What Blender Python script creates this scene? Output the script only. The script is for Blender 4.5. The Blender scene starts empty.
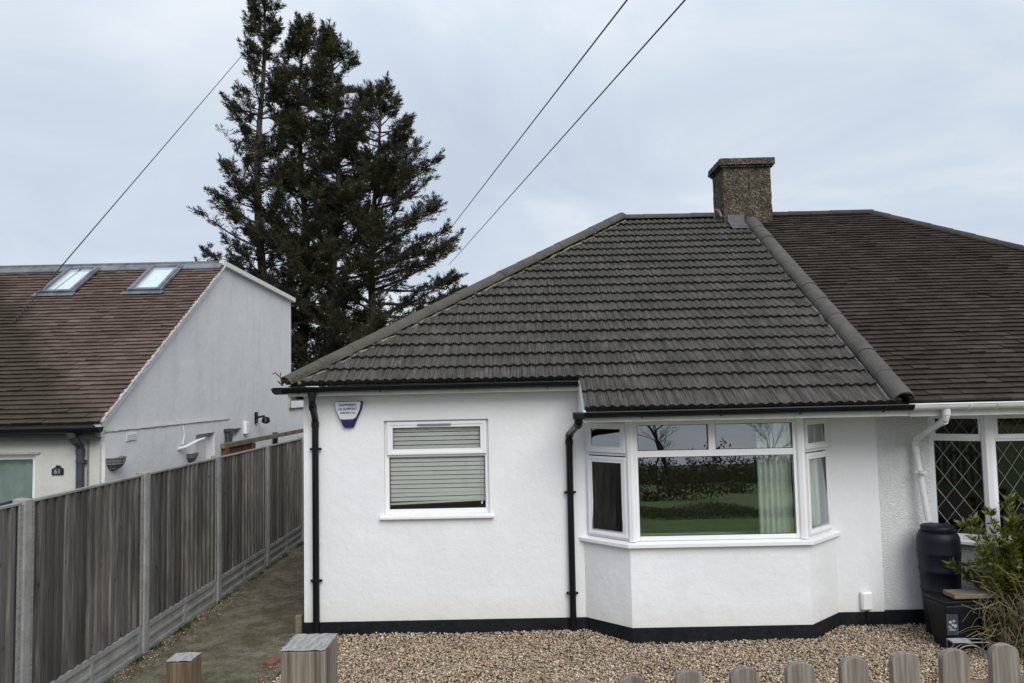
import bpy, bmesh, math, random
import numpy as np
from mathutils import Vector, Matrix
random.seed(7); rng = np.random.default_rng(7)
S = bpy.context.scene
COL = S.collection
R = math.radians

# ------------------------------------------------------------------ helpers
class MB:
    def __init__(s): s.v = []; s.f = []
    def add(s, vs, fs):
        b = len(s.v); s.v += [tuple(p) for p in vs]; s.f += [tuple(b+i for i in f) for f in fs]
    def box(s, x0, x1, y0, y1, z0, z1):
        vs = [(x, y, z) for z in (z0, z1) for y in (y0, y1) for x in (x0, x1)]
        s.add(vs, [(0,2,3,1),(4,5,7,6),(0,1,5,4),(2,6,7,3),(0,4,6,2),(1,3,7,5)])
    def fbox(s, F, u0, u1, v0, v1, w0, w1):     # box in a frame F=(origin,U,V,W)
        O, U, V, Wd = F
        vs = [O+U*u+V*v+Wd*w for w in (w0, w1) for v in (v0, v1) for u in (u0, u1)]
        s.add(vs, [(0,2,3,1),(4,5,7,6),(0,1,5,4),(2,6,7,3),(0,4,6,2),(1,3,7,5)])
    def prism(s, poly, axis, a0, a1):           # poly: 2D points, extruded along axis
        n = len(poly)
        def P(p, a):
            q = list(p); q.insert(axis, a); return tuple(q)
        vs = [P(p, a0) for p in poly]+[P(p, a1) for p in poly]
        fs = [tuple(range(n)), tuple(range(2*n-1, n-1, -1))]
        for i in range(n):
            j = (i+1) % n; fs.append((i, i+n, j+n, j))
        s.add(vs, fs)
    def tube(s, pts, rad, n=8, cap=True):
        pts = [Vector(p) for p in pts]; m = len(pts)
        if not hasattr(rad, '__len__'): rad = [rad]*m
        up = None; rings = []
        for i, p in enumerate(pts):
            d = (pts[min(i+1, m-1)]-pts[max(i-1, 0)]).normalized()
            if up is None:
                up = Vector((0,0,1)) if abs(d.z) < .9 else Vector((1,0,0))
            a = d.cross(up).normalized(); up = a.cross(d).normalized()
            rings.append([p+(a*math.cos(2*math.pi*k/n)+up*math.sin(2*math.pi*k/n))*rad[i] for k in range(n)])
        vs = [q for r in rings for q in r]; fs = []
        for i in range(m-1):
            for k in range(n):
                fs.append((i*n+k, i*n+(k+1) % n, (i+1)*n+(k+1) % n, (i+1)*n+k))
        if cap:
            fs.append(tuple(range(n-1, -1, -1))); fs.append(tuple((m-1)*n+k for k in range(n)))
        s.add(vs, fs)
    def lathe(s, prof, c, n=32):                # prof [(r,z)]
        vs = []; fs = []
        for r, z in prof:
            for k in range(n):
                a = 2*math.pi*k/n; vs.append((c[0]+r*math.cos(a), c[1]+r*math.sin(a), c[2]+z))
        for i in range(len(prof)-1):
            for k in range(n):
                fs.append((i*n+k, i*n+(k+1) % n, (i+1)*n+(k+1) % n, (i+1)*n+k))
        fs.append(tuple(range(n-1, -1, -1))); fs.append(tuple((len(prof)-1)*n+k for k in range(n)))
        s.add(vs, fs)
    def build(s, name, mat, parent=None, smooth=False, bevel=0, recalc=True):
        me = bpy.data.meshes.new(name); me.from_pydata([tuple(v) for v in s.v], [], s.f)
        if recalc:
            bm = bmesh.new(); bm.from_mesh(me); bmesh.ops.recalc_face_normals(bm, faces=bm.faces); bm.to_mesh(me); bm.free()
        me.materials.append(mat)
        if smooth: me.polygons.foreach_set('use_smooth', [True]*len(me.polygons))
        o = bpy.data.objects.new(name, me); COL.objects.link(o)
        if parent is not None: setpar(o, parent)
        if bevel:
            m = o.modifiers.new('bevel', 'BEVEL'); m.width = bevel; m.segments = 2; m.limit_method = 'ANGLE'
        return o
def setpar(o, parent):
    o.parent = parent
    o.matrix_parent_inverse = Matrix.Translation(-wl(parent))
def wl(o):
    v = Vector(o.location)
    if o.parent: v = v+wl(o.parent) if False else v
    return v if o.parent is None else Vector((0,0,0))+v+Vector(o.get('_w', (0,0,0)))
def tag(o, label=None, cat=None, group=None, kind=None):
    if label: o['label'] = label
    if cat: o['category'] = cat
    if group: o['group'] = group
    if kind: o['kind'] = kind
    return o
def empty(name, loc, label, cat, group=None):
    o = bpy.data.objects.new(name, None); COL.objects.link(o); o.location = loc
    o.empty_display_size = .1
    return tag(o, label, cat, group)
def np_mesh(name, V, F, mat, parent=None, smooth=False):
    """V (n,3), F (m,k) all same size"""
    me = bpy.data.meshes.new(name); V = np.asarray(V, np.float32); F = np.asarray(F, np.int32)
    m, k = F.shape
    me.vertices.add(len(V)); me.vertices.foreach_set('co', V.ravel())
    me.loops.add(m*k); me.loops.foreach_set('vertex_index', F.ravel())
    me.polygons.add(m); me.polygons.foreach_set('loop_start', np.arange(0, m*k, k, dtype=np.int32))
    try: me.polygons.foreach_set('loop_total', np.full(m, k, dtype=np.int32))
    except Exception: pass
    me.update(calc_edges=True); me.validate()
    me.materials.append(mat)
    if smooth: me.polygons.foreach_set('use_smooth', [True]*len(me.polygons))
    o = bpy.data.objects.new(name, me); COL.objects.link(o)
    if parent is not None: setpar(o, parent)
    return o

# ------------------------------------------------------------------ materials
class NT:
    def __init__(s, name):
        s.m = bpy.data.materials.new(name); s.m.use_nodes = True; s.t = s.m.node_tree; s.n = s.t.nodes; s.l = s.t.links
        s.b = s.n['Principled BSDF']; s.out = s.n['Material Output']; s._co = None
    def node(s, typ, **kw):
        nd = s.n.new(typ)
        for k, v in kw.items():
            if k[0] == '_': setattr(nd, k[1:], v)
            else: nd.inputs[k.replace('__', ' ')].default_value = v
        return nd
    def co(s):
        if s._co is None:
            g = s.n.new('ShaderNodeNewGeometry'); s._co = g.outputs['Position']
        return s._co
    def mapped(s, sc=(1,1,1), rot=(0,0,0)):
        mp = s.n.new('ShaderNodeMapping'); mp.inputs['Scale'].default_value = sc; mp.inputs['Rotation'].default_value = rot
        s.l.new(s.co(), mp.inputs['Vector']); return mp.outputs['Vector']
    def noise(s, scale, detail=4, rough=.6, vec=None, dist=0):
        nd = s.node('ShaderNodeTexNoise', Scale=scale, Detail=detail, Roughness=rough, Distortion=dist)
        s.l.new(vec or s.co(), nd.inputs['Vector']); return nd.outputs['Fac']
    def ramp(s, fac, stops):
        r = s.n.new('ShaderNodeValToRGB'); e = r.color_ramp.elements
        while len(e) < len(stops): e.new(.5)
        for i, (p, c) in enumerate(stops):
            e[i].position = p; e[i].color = (*c, 1) if hasattr(c, '__len__') else (c, c, c, 1)
        s.l.new(fac, r.inputs['Fac']); return r.outputs['Color']
    def mix(s, a, b, fac, mode='MIX'):
        m = s.n.new('ShaderNodeMix'); m.data_type = 'RGBA'; m.blend_type = mode
        for sock, val in ((m.inputs[6], a), (m.inputs[7], b), (m.inputs[0], fac)):
            if isinstance(val, bpy.types.NodeSocket): s.l.new(val, sock)
            elif hasattr(val, '__len__'): sock.default_value = (*val, 1)
            else: sock.default_value = val
        return m.outputs[2]
    def math(s, op, a, b=0, clamp=False):
        m = s.n.new('ShaderNodeMath'); m.operation = op; m.use_clamp = clamp
        for i, val in enumerate((a, b)):
            if isinstance(val, bpy.types.NodeSocket): s.l.new(val, m.inputs[i])
            else: m.inputs[i].default_value = val
        return m.outputs[0]
    def island(s):
        g = s.n.new('ShaderNodeNewGeometry'); return g.outputs['Random Per Island']
    def xyz(s):
        q = s.n.new('ShaderNodeSeparateXYZ'); s.l.new(s.co(), q.inputs[0]); return q.outputs
    def color(s, c):
        if isinstance(c, bpy.types.NodeSocket): s.l.new(c, s.b.inputs['Base Color'])
        else: s.b.inputs['Base Color'].default_value = (*c, 1)
    def set(s, rough=.7, metal=0, spec=.5):
        s.b.inputs['Roughness'].default_value = rough; s.b.inputs['Metallic'].default_value = metal
        s.b.inputs['Specular IOR Level'].default_value = spec
    def bump(s, h, strength=.5, dist=.01, prev=None):
        b = s.n.new('ShaderNodeBump'); b.inputs['Strength'].default_value = strength; b.inputs['Distance'].default_value = dist
        s.l.new(h, b.inputs['Height'])
        if prev: s.l.new(prev, b.inputs['Normal'])
        s.l.new(b.outputs[0], s.b.inputs['Normal']); return b.outputs[0]

def simple(name, c, rough=.6, var=.15, scale=8, bump=0, bs=200, metal=0, spec=.5):
    t = NT(name); f = t.noise(scale)
    c = Vector(c); t.color(t.ramp(f, [(.3, tuple(c*(1-var))), (.7, tuple(c*(1+var)))])); t.set(rough, metal, spec)
    if bump: t.bump(t.noise(bs, 3), bump, .003)
    return t.m

def render_mat(name, c, streak=.06, bump=.35, bscale=160, dist=.004, dirt=(.45,.43,.38), dirtf=.5, rough_scale=None, low=None):
    t = NT(name)
    big = t.noise(1.1, 5, .6)
    st = t.noise(3.0, 5, .6, t.mapped((1.6, 1.6, .25)))
    base = t.mix(tuple(Vector(c)*.93), c, t.ramp(big, [(.35, 0.), (.65, 1.)]))
    fac = t.math('MULTIPLY', t.ramp(st, [(.52, 0.), (.8, 1.)]), dirtf*.6)
    base = t.mix(base, dirt, fac)
    if low:                                      # splash dirt low on the wall (a stain)
        z = t.xyz()[2]
        n = t.math('ADD', z, t.math('MULTIPLY', t.noise(6, 5), .35))
        base = t.mix(low[1], base, t.ramp(n, [(low[0], 0.), (low[0]+.28, 1.)]))
    t.color(base); t.set(.85, 0, .3)
    n1 = t.bump(t.noise(bscale, 3, .6), bump, dist)
    if rough_scale:
        v = t.node('ShaderNodeTexNoise', Scale=rough_scale, Detail=3, Roughness=.55, Distortion=.3); t.l.new(t.mapped((1,1,1.3)), v.inputs['Vector'])
        t.bump(t.ramp(v.outputs['Fac'], [(.4, 0.), (.62, 1.)]), .9, .009, n1)
    else:
        t.bump(t.noise(4.5, 4, .65), .35, .03, t.bump(t.noise(45, 3), .35, .004, n1))
    return t.m

M = {}
M['white_render'] = render_mat('white_render', (.80,.805,.81), dirtf=.22, dirt=(.60,.60,.57), low=(.30,(.70,.69,.655)))
M['rough_render'] = render_mat('rough_render', (.82,.82,.815), dirtf=.2, dirt=(.55,.55,.5), rough_scale=60)
M['grey_render'] = render_mat('grey_render', (.70,.695,.68), dirtf=.55, dirt=(.39,.40,.40), bump=.2)
M['cream_render'] = render_mat('cream_render', (.58,.57,.52), dirtf=.5, dirt=(.36,.35,.30), bump=.3)
def black_paint():
    t = NT('black_bitumen_paint'); f = t.noise(14, 5)
    t.color(t.ramp(f, [(.3, (.004,.0045,.006)), (.62, (.010,.011,.014)), (.8, (.032,.033,.035))])); t.set(.6, 0, .25); t.bump(t.noise(60, 4), .4, .006); return t.m
M['plinth'] = black_paint()
M['upvc'] = simple('white_upvc', (.80,.805,.81), .35, .02, 5)
M['upvc_old'] = simple('white_gutter_plastic', (.66,.67,.66), .4, .10, 7)
M['seal'] = simple('black_seal', (.012,.012,.012), .6, .1)
M['black_plastic'] = simple('black_gutter_plastic', (.005,.0055,.007), .38, .3, 9, 0, 1, 0, .28)
M['dark_grey_plastic'] = simple('dark_grey_gutter_plastic', (.045,.052,.06), .45, .3, 9)
M['lead'] = simple('lead_sheet', (.16,.17,.185), .55, .35, 6, .2, 40, .3)
M['dark_lead'] = simple('dark_lead_sheet', (.085,.088,.092), .6, .35, 6, .2, 40)
M['mortar'] = simple('pale_mortar', (.17,.155,.11), .9, .35, 14, .8, 60)
M['white_mortar'] = simple('whitened_mortar', (.42,.41,.385), .9, .25, 14, .8, 60)
M['concrete'] = None
def concrete(name, c, moss=.35):
    t = NT(name); f = t.noise(5, 6, .65); g = t.noise(55, 4, .7)
    b = t.mix(tuple(Vector(c)*.7), tuple(Vector(c)*1.15), t.ramp(f, [(.3, 0.), (.7, 1.)]))
    b = t.mix(b, (.09,.10,.05), t.math('MULTIPLY', t.ramp(t.noise(2.3, 5, .7), [(.5, 0.), (.72, 1.)]), moss))
    b = t.mix(b, tuple(Vector(c)*.45), t.math('MULTIPLY', t.ramp(g, [(.55, 0.), (.7, 1.)]), .5))
    t.color(b); t.set(.9, 0, .25); t.bump(g, .6, .006); return t.m
M['concrete'] = concrete('post_concrete', (.30,.298,.28), .25)
def roof_tile_main():
    t = NT('weathered_concrete_tile')
    # streaks that run down the slope: noise fine across, long along y/z
    st = t.noise(1, 3, .7, t.mapped((85, 2.2, 2.2)))
    st2 = t.noise(1, 4, .7, t.mapped((30, 6, 6)))
    sp = t.noise(240, 2, .6)
    big = t.noise(1.3, 4, .6)
    b = t.mix((.032,.029,.025), (.112,.102,.088), t.ramp(st, [(.42, 0.), (.60, 1.)]))
    b = t.mix(b, (.045,.043,.040), t.math('MULTIPLY', t.ramp(st2, [(.48, 0.), (.66, 1.)]), .6))
    b = t.mix(b, (.26,.24,.20), t.math('MULTIPLY', t.ramp(sp, [(.60, 0.), (.70, 1.)]), .5))
    b = t.mix(b, (.085,.075,.055), t.math('MULTIPLY', t.ramp(t.noise(3.1, 6, .7), [(.52, 0.), (.72, 1.)]), .25))
    b = t.mix(b, tuple(Vector((.045,.045,.045))), t.math('MULTIPLY', t.ramp(big, [(.5, 0.), (.75, 1.)]), .4))
    vv = t.node('ShaderNodeTexVoronoi', Scale=1.); t.l.new(t.mapped((3.45, 4.4, 0)), vv.inputs['Vector'])   # tile-to-tile tone
    hh = t.n.new('ShaderNodeSeparateColor'); t.l.new(vv.outputs['Color'], hh.inputs[0])
    b = t.mix(b, (.02,.019,.017), t.math('MULTIPLY', hh.outputs[0], .38))
    b = t.mix(b, (.20,.185,.13), t.math('MULTIPLY', t.ramp(t.noise(17, 3, .6), [(.70, 0.), (.76, 1.)]), .5))
    t.color(b); t.set(.9, 0, .25)
    n = t.bump(t.noise(1, 2, .5, t.mapped((110, 3, 3))), .5, .004); t.bump(sp, .4, .003, n); return t.m
M['main_tile'] = roof_tile_main()
def plain_tile(name, cs, lichen, lf, stain=None, spec_l=.5):
    t = NT(name); isl = t.island()
    b = t.ramp(isl, [(i/(len(cs)-1), c) for i, c in enumerate(cs)])
    big = t.noise(1.2, 5, .6); b = t.mix(b, tuple(Vector(cs[0])*.75), t.math('MULTIPLY', t.ramp(big, [(.4, 0.), (.65, 1.)]), .5))
    b = t.mix(b, lichen, t.math('MULTIPLY', t.ramp(t.noise(22, 5, .75), [(.56, 0.), (.68, 1.)]), lf))
    b = t.mix(b, (.33,.31,.28), t.math('MULTIPLY', t.ramp(t.noise(75, 2, .6), [(.70, 0.), (.76, 1.)]), spec_l))
    if stain: b = stain(t, b)
    t.color(b); t.set(.9, 0, .2); t.bump(t.noise(90, 4), .5, .004); return t.m
M['brown_tile'] = plain_tile('mossy_brown_plain_tile', [(.026,.019,.014),(.048,.037,.029),(.036,.027,.021),(.064,.050,.041)], (.065,.063,.030), .35)
def left_stain(t, b):
    x, y, z = t.xyz()
    # mossy darker patch of old growth: left of a slanting line across the slope
    q = t.math('ADD', x, t.math('MULTIPLY', y, 1.06))
    q = t.math('ADD', q, t.math('MULTIPLY', t.noise(2.2, 4), .9))
    f = t.math('MULTIPLY', t.math('SUBTRACT', 4.62, q), 2.6, True)
    return t.mix(b, t.mix((.036,.031,.018), b, .15), t.math('MULTIPLY', f, .92))
M['red_tile'] = plain_tile('red_brown_plain_tile', [(.092,.062,.052),(.145,.103,.088),(.116,.080,.068),(.172,.128,.110)], (.075,.062,.032), .25, left_stain, .25)
M['ridge_tile'] = concrete('ridge_concrete', (.090,.083,.070), .4)
M['party_tile'] = concrete('party_ridge_concrete', (.094,.088,.080), .15)
M['brown_ridge'] = concrete('brown_ridge', (.06,.045,.038), .6)
def pebbledash():
    t = NT('brown_pebbledash'); v = t.node('ShaderNodeTexVoronoi', Scale=46.); t.l.new(t.co(), v.inputs['Vector'])
    h = t.n.new('ShaderNodeSeparateColor'); t.l.new(v.outputs['Color'], h.inputs[0])
    b = t.ramp(h.outputs[0], [(0, (.040,.031,.024)), (.45, (.085,.068,.050)), (.8, (.135,.115,.09)), (1, (.23,.20,.16))])
    b = t.mix(b, (.035,.026,.018), t.math('MULTIPLY', t.ramp(t.noise(4, 5, .7), [(.45, 0.), (.65, 1.)]), .6))
    t.color(b); t.set(.95, 0, .2); t.bump(v.outputs['Distance'], .9, .02); return t.m
M['pebbledash'] = pebbledash()
def wood(name, cs, grain=(60,60,2.2), bumps=.5, isl=.5, knots=True, lengthwise=None, green=0):
    t = NT(name)
    g = t.noise(1, 4, .65, t.mapped(grain), .3)
    b = t.ramp(g, [(.3, cs[0]), (.5, cs[1]), (.7, cs[2])])
    b = t.mix(b, tuple(Vector(cs[0])*.55), t.math('MULTIPLY', t.math('SUBTRACT', t.island(), .3), isl, True))
    st = t.noise(1, 4, .6, t.mapped((3.5, 3.5, .7)))
    b = t.mix(b, tuple(Vector(cs[0])*.5), t.math('MULTIPLY', t.ramp(st, [(.5, 0.), (.7, 1.)]), .65))
    if knots:
        v = t.node('ShaderNodeTexVoronoi', Scale=1.); t.l.new(t.mapped((9, 9, 4.2)), v.inputs['Vector'])
        b = t.mix(tuple(Vector(cs[0])*.3), b, t.ramp(v.outputs['Distance'], [(.05, 0.), (.11, 1.)]))
    if green: b = t.mix(b, (.07,.075,.035), t.math('MULTIPLY', t.ramp(t.noise(2.6, 4), [(.5, 0.), (.7, 1.)]), green))
    t.color(b); t.set(.85, 0, .25); t.bump(g, bumps, .004); return t.m
M['fence_wood'] = wood('weathered_fence_board', [(.075,.070,.061),(.155,.145,.129),(.29,.275,.248)], isl=1.1)
M['post_wood'] = wood('weathered_post_wood', [(.085,.060,.047),(.19,.150,.122),(.30,.26,.225)], (70,70,2.), .8, .2, False)
M['post_top'] = wood('sawn_post_top', [(.17,.165,.155),(.27,.265,.25),(.38,.37,.35)], (120,20,20), .5, .1, False)
M['cap_wood'] = wood('weathered_cap_wood', [(.16,.15,.135),(.24,.23,.21),(.32,.31,.285)], (60,3,60), .4, .1, False)
M['small_post_wood'] = wood('orange_stained_post_wood', [(.065,.042,.028),(.155,.100,.062),(.24,.19,.145)], (80,80,2.), .6, .2, False)
M['picket_wood'] = wood('weathered_picket_wood', [(.125,.102,.088),(.205,.172,.150),(.31,.275,.245)], (85,85,3.), .55, .35, False)
M['rail_wood'] = wood('weathered_rail_wood', [(.12,.10,.07),(.19,.16,.115),(.25,.21,.16)], (3,85,85), .55, .2, False, green=.5)
M['red_wood'] = wood('red_brown_gate_wood', [(.085,.04,.024),(.14,.066,.038),(.18,.09,.055)], (60,60,3), .4, .3, False)
M['pale_timber'] = wood('pale_weathered_timber', [(.12,.098,.065),(.20,.165,.115),(.29,.25,.18)], (4,90,90), .5, .2, False)

def glass_mat(name, refl=.30, tint=(.97,1,.985)):
    t = NT(name); n, l = t.n, t.l
    n.remove(t.b)
    gl = n.new('ShaderNodeBsdfGlossy'); gl.inputs['Roughness'].default_value = .004; gl.inputs['Color'].default_value = (.96,.98,1,1)
    tr = n.new('ShaderNodeBsdfTransparent'); tr.inputs['Color'].default_value = (*tint, 1)
    fr = n.new('ShaderNodeFresnel'); fr.inputs['IOR'].default_value = 1.5
    mu = n.new('ShaderNodeMath'); mu.operation = 'MULTIPLY_ADD'; mu.use_clamp = True
    mu.inputs[1].default_value = 1.7; mu.inputs[2].default_value = refl-.07
    l.new(fr.outputs[0], mu.inputs[0]); mx = n.new('ShaderNodeMixShader')
    l.new(mu.outputs[0], mx.inputs[0]); l.new(tr.outputs[0], mx.inputs[1]); l.new(gl.outputs[0], mx.inputs[2]); l.new(mx.outputs[0], t.out.inputs[0])
    # very slight waviness of real panes
    ns = t.noise(1.6, 1, .3); b = n.new('ShaderNodeBump'); b.inputs['Strength'].default_value = .012; b.inputs['Distance'].default_value = .05
    l.new(ns, b.inputs['Height']); l.new(b.outputs[0], gl.inputs['Normal'])
    return t.m
M['glass'] = glass_mat('window_glass', .27)
M['clear_glass'] = glass_mat('clear_window_glass', .13)
M['dark_glass'] = glass_mat('old_window_glass', .08, (.5,.5,.5))
M['roof_glass'] = glass_mat('rooflight_glass', .30)
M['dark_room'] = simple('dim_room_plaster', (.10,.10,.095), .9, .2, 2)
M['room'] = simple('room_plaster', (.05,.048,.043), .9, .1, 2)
M['blind'] = simple('pale_blind_slat', (.92,.89,.87), .5, .04, 4)
M['curtain'] = simple('pale_green_curtain', (.78,.83,.76), .9, .06, 4)
M['net'] = simple('blue_grey_blind', (.40,.46,.47), .8, .25, 3)
M['rl_sheen'] = simple('white_rooflight_sheen', (.78,.82,.82), .8, .05, 3)  # white stands in for bright sky mirrored in the rooflight glass
M['blue'] = simple('dark_blue_plastic', (.010,.012,.10), .35, .1)
M['alarm_white'] = simple('off_white_plastic', (.66,.67,.72), .4, .05)
M['butt'] = simple('navy_black_barrel_plastic', (.006,.008,.016), .5, .25, 6, .15, 30, 0, .3)
M['bin'] = simple('black_bin_plastic', (.008,.009,.011), .5, .3, 8, .15, 30, 0, .3)
M['sticker'] = simple('faded_silver_print', (.35,.36,.36), .6, .3, 40)
M['basket_liner'] = simple('grey_coir_liner', (.17,.165,.155), .9, .3, 40)
M['wire'] = simple('black_cable_sheath', (.012,.012,.014), .6, .1)
M['lattice'] = simple('dull_lead_came', (.22,.23,.24), .5, .2, 10, 0, 1, .2)
M['steel'] = simple('galvanised_wire', (.18,.20,.19), .5, .3, 20, 0, 1, .4)
M['brick'] = simple('dull_red_brick', (.16,.075,.055), .9, .3, 30, .6, 60)
M['slate'] = simple('slate_plaque', (.012,.013,.014), .5, .2)
M['plaque_white'] = simple('plaque_digits', (.30,.31,.31), .6, .1)

def gravel_mat():
    t = NT('buff_gravel_stone')
    b = t.ramp(t.island(), [(0, (.14,.10,.07)), (.18, (.36,.26,.17)), (.38, (.50,.38,.25)), (.55, (.38,.26,.18)), (.70, (.62,.51,.36)), (.84, (.46,.39,.32)), (.93, (.80,.72,.58)), (1, (.20,.18,.16))])
    b = t.mix(b, (.20,.15,.11), t.math('MULTIPLY', t.ramp(t.noise(3.2, 4), [(.45, 0.), (.7, 1.)]), .35))
    t.color(b); t.set(.8, 0, .35); return t.m
M['gravel'] = gravel_mat()
def ground_mat():
    t = NT('gravel_bed_soil'); v = t.noise(90, 4, .7)
    t.color(t.ramp(v, [(.35, (.05,.038,.028)), (.55, (.16,.12,.085)), (.7, (.28,.22,.16))])); t.set(.95, 0, .2); t.bump(v, .8, .02); return t.m
M['ground'] = ground_mat()
def path_mat():
    t = NT('mossy_concrete_path')
    a = t.noise(1.6, 7, .7); g = t.noise(38, 5, .75); m = t.noise(3.6, 6, .7)
    b = t.mix((.100,.086,.062), (.215,.190,.145), t.ramp(a, [(.35, 0.), (.65, 1.)]))
    b = t.mix(b, (.068,.064,.026), t.math('MULTIPLY', t.ramp(m, [(.42, 0.), (.58, 1.)]), .8))
    b = t.mix(b, (.22,.195,.15), t.math('MULTIPLY', t.ramp(t.noise(9, 5, .75), [(.55, 0.), (.68, 1.)]), .5))
    b = t.mix(b, (.035,.030,.021), t.math('MULTIPLY', t.ramp(g, [(.5, 0.), (.66, 1.)]), .7))
    b = t.mix(b, (.30,.27,.22), t.math('MULTIPLY', t.ramp(t.noise(95, 3, .7), [(.60, 0.), (.68, 1.)]), .6))
    t.color(b); t.set(.9, 0, .25); t.bump(g, .7, .012); return t.m
M['path'] = path_mat()
def foliage(name, cs, transl=.25, rough=.55, patch=None):
    t = NT(name); b = t.ramp(t.island(), [(i/(len(cs)-1), c) for i, c in enumerate(cs)])
    f = t.noise(1.1, 4, .6)
    b = t.mix(b, tuple(Vector(cs[0])*.6), t.math('MULTIPLY', t.ramp(f, [(.42, 0.), (.62, 1.)]), .6))
    if patch:
        b = t.mix(b, patch, t.math('MULTIPLY', t.ramp(t.noise(.8, 4, .6), [(.60, 0.), (.70, 1.)]), .7))
    t.color(b); t.set(rough, 0, .3)
    tr = t.n.new('ShaderNodeBsdfTranslucent'); t.l.new(b, tr.inputs[0]); mx = t.n.new('ShaderNodeMixShader'); mx.inputs[0].default_value = transl
    t.l.new(t.b.outputs[0], mx.inputs[1]); t.l.new(tr.outputs[0], mx.inputs[2]); t.l.new(mx.outputs[0], t.out.inputs[0]); return t.m
M['conifer'] = foliage('conifer_spray', [(.034,.034,.019),(.056,.058,.028),(.085,.082,.040),(.045,.040,.024)], .3, .8, (.085,.055,.030))
M['shrub'] = foliage('shrub_leaf', [(.09,.12,.018),(.17,.20,.03),(.26,.27,.05),(.13,.16,.025),(.34,.32,.10)], .3, .4)
M['under'] = foliage('undergrowth_leaf', [(.03,.06,.012),(.06,.10,.02),(.045,.075,.018)], .25)
M['bramble'] = foliage('bramble_leaf', [(.06,.09,.02),(.10,.13,.035),(.08,.075,.03)], .25)
M['hedge'] = foliage('winter_hedge_leaf', [(.060,.060,.028),(.090,.078,.042),(.115,.092,.056),(.075,.068,.035)], .25, .8)
M['moss'] = foliage('moss_cushion', [(.05,.05,.018),(.085,.082,.028),(.065,.055,.025)], .1, .9)
M['dry'] = foliage('dry_stem', [(.20,.155,.085),(.30,.24,.14),(.25,.19,.11),(.36,.31,.20)], .1, .8)
M['litter'] = foliage('leaf_litter', [(.07,.045,.025),(.16,.12,.07),(.30,.26,.18),(.10,.075,.04)], .1, .8)
M['bark'] = simple('grey_brown_bark', (.045,.036,.028), .95, .4, 12, .8, 30)
M['twig'] = simple('winter_twig', (.055,.045,.036), .95, .3, 12)
def grass_mat():
    t = NT('field_grass'); a = t.noise(.06, 6, .6); g = t.noise(2.5, 5, .7)
    b = t.mix((.062,.105,.022), (.120,.175,.040), t.ramp(g, [(.35, 0.), (.65, 1.)]))
    b = t.mix(b, (.10,.085,.04), t.math('MULTIPLY', t.ramp(a, [(.5, 0.), (.65, 1.)]), .6))
    t.color(b); t.set(.95, 0, .2); t.bump(g, .6, .05); return t.m
M['grass'] = grass_mat()

# ------------------------------------------------------------------ scene constants (metres)
WY = 8.079                 # front wall plane
BY = 7.689                 # bay front plane
EY, EZ, K = 7.363, 2.355, .622
UY, UZ = 7.868, 2.669      # upper (left) eave
RY, RZ = 12.066, 5.279     # ridge
RX0, RX1 = 1.746, 5.754
PX = 3.75                  # party line
HX = -2.452                # left eave corner
STEP = .64
XL = -2.318                # left wall
XM = 3.80                  # end of our paint
V3 = Vector
def roofz(y): return EZ+K*(y-EY)

# ------------------------------------------------------------------ ground (setting)
def terrain_z(x, y):
    if y > 5.7: return 0.
    if y > 2.9: t = (5.7-y)/2.8; return .60*(t*t*(3-2*t))
    if y > .3: return .60
    return max(-9, .60-.028*(.3-y))
def make_ground():
    xs = list(np.concatenate([[-900,-400,-200,-100,-50,-25], np.arange(-14, 16.1, 1.), [25,50,100,200,400,900]]))
    ys = list(np.concatenate([[-1400,-700,-331,-150,-80,-50,-30,-20,-12,-8], np.arange(-6.05, 6.6, .35), [8,12,20,35,60,120,300,700,1400]]))
    V = [(x, y, terrain_z(x, y)-.004) for y in ys for x in xs]; n = len(xs)
    F = [(j*n+i, j*n+i+1, (j+1)*n+i+1, (j+1)*n+i) for j in range(len(ys)-1) for i in range(n-1)]
    front = [f for f in F if V[f[0]][1] < 2.7]; rest = [f for f in F if V[f[0]][1] >= 2.7]
    o = np_mesh('field', V, front, M['grass'], smooth=True); tag(o, kind='structure')
    o = np_mesh('ground', V, rest, M['ground'], smooth=True); tag(o, kind='structure')
make_ground()
# path (fence side), gently uneven sheet
def make_path():
    xs = np.linspace(-3.82, -2.22, 12); ys = np.concatenate([np.linspace(1.9, 6, 18), np.linspace(6.3, 19, 50)])
    V = []
    for y in ys:
        for x in xs:
            e = .05*math.sin(y*2.3)+.03*math.sin(y*5.1+1)
            xx = x if x < -2.3 else min(x+e, -2.2)
            if y > 8: xx = min(xx, -2.30)
            V.append((xx, y, terrain_z(xx, y)+.012+.004*math.sin(x*9+y*3)))
    n = len(xs); F = [(j*n+i, j*n+i+1, (j+1)*n+i+1, (j+1)*n+i) for j in range(len(ys)-1) for i in range(n-1)]
    tag(np_mesh('path', V, F, M['path'], smooth=True), kind='structure')
make_path()

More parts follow.
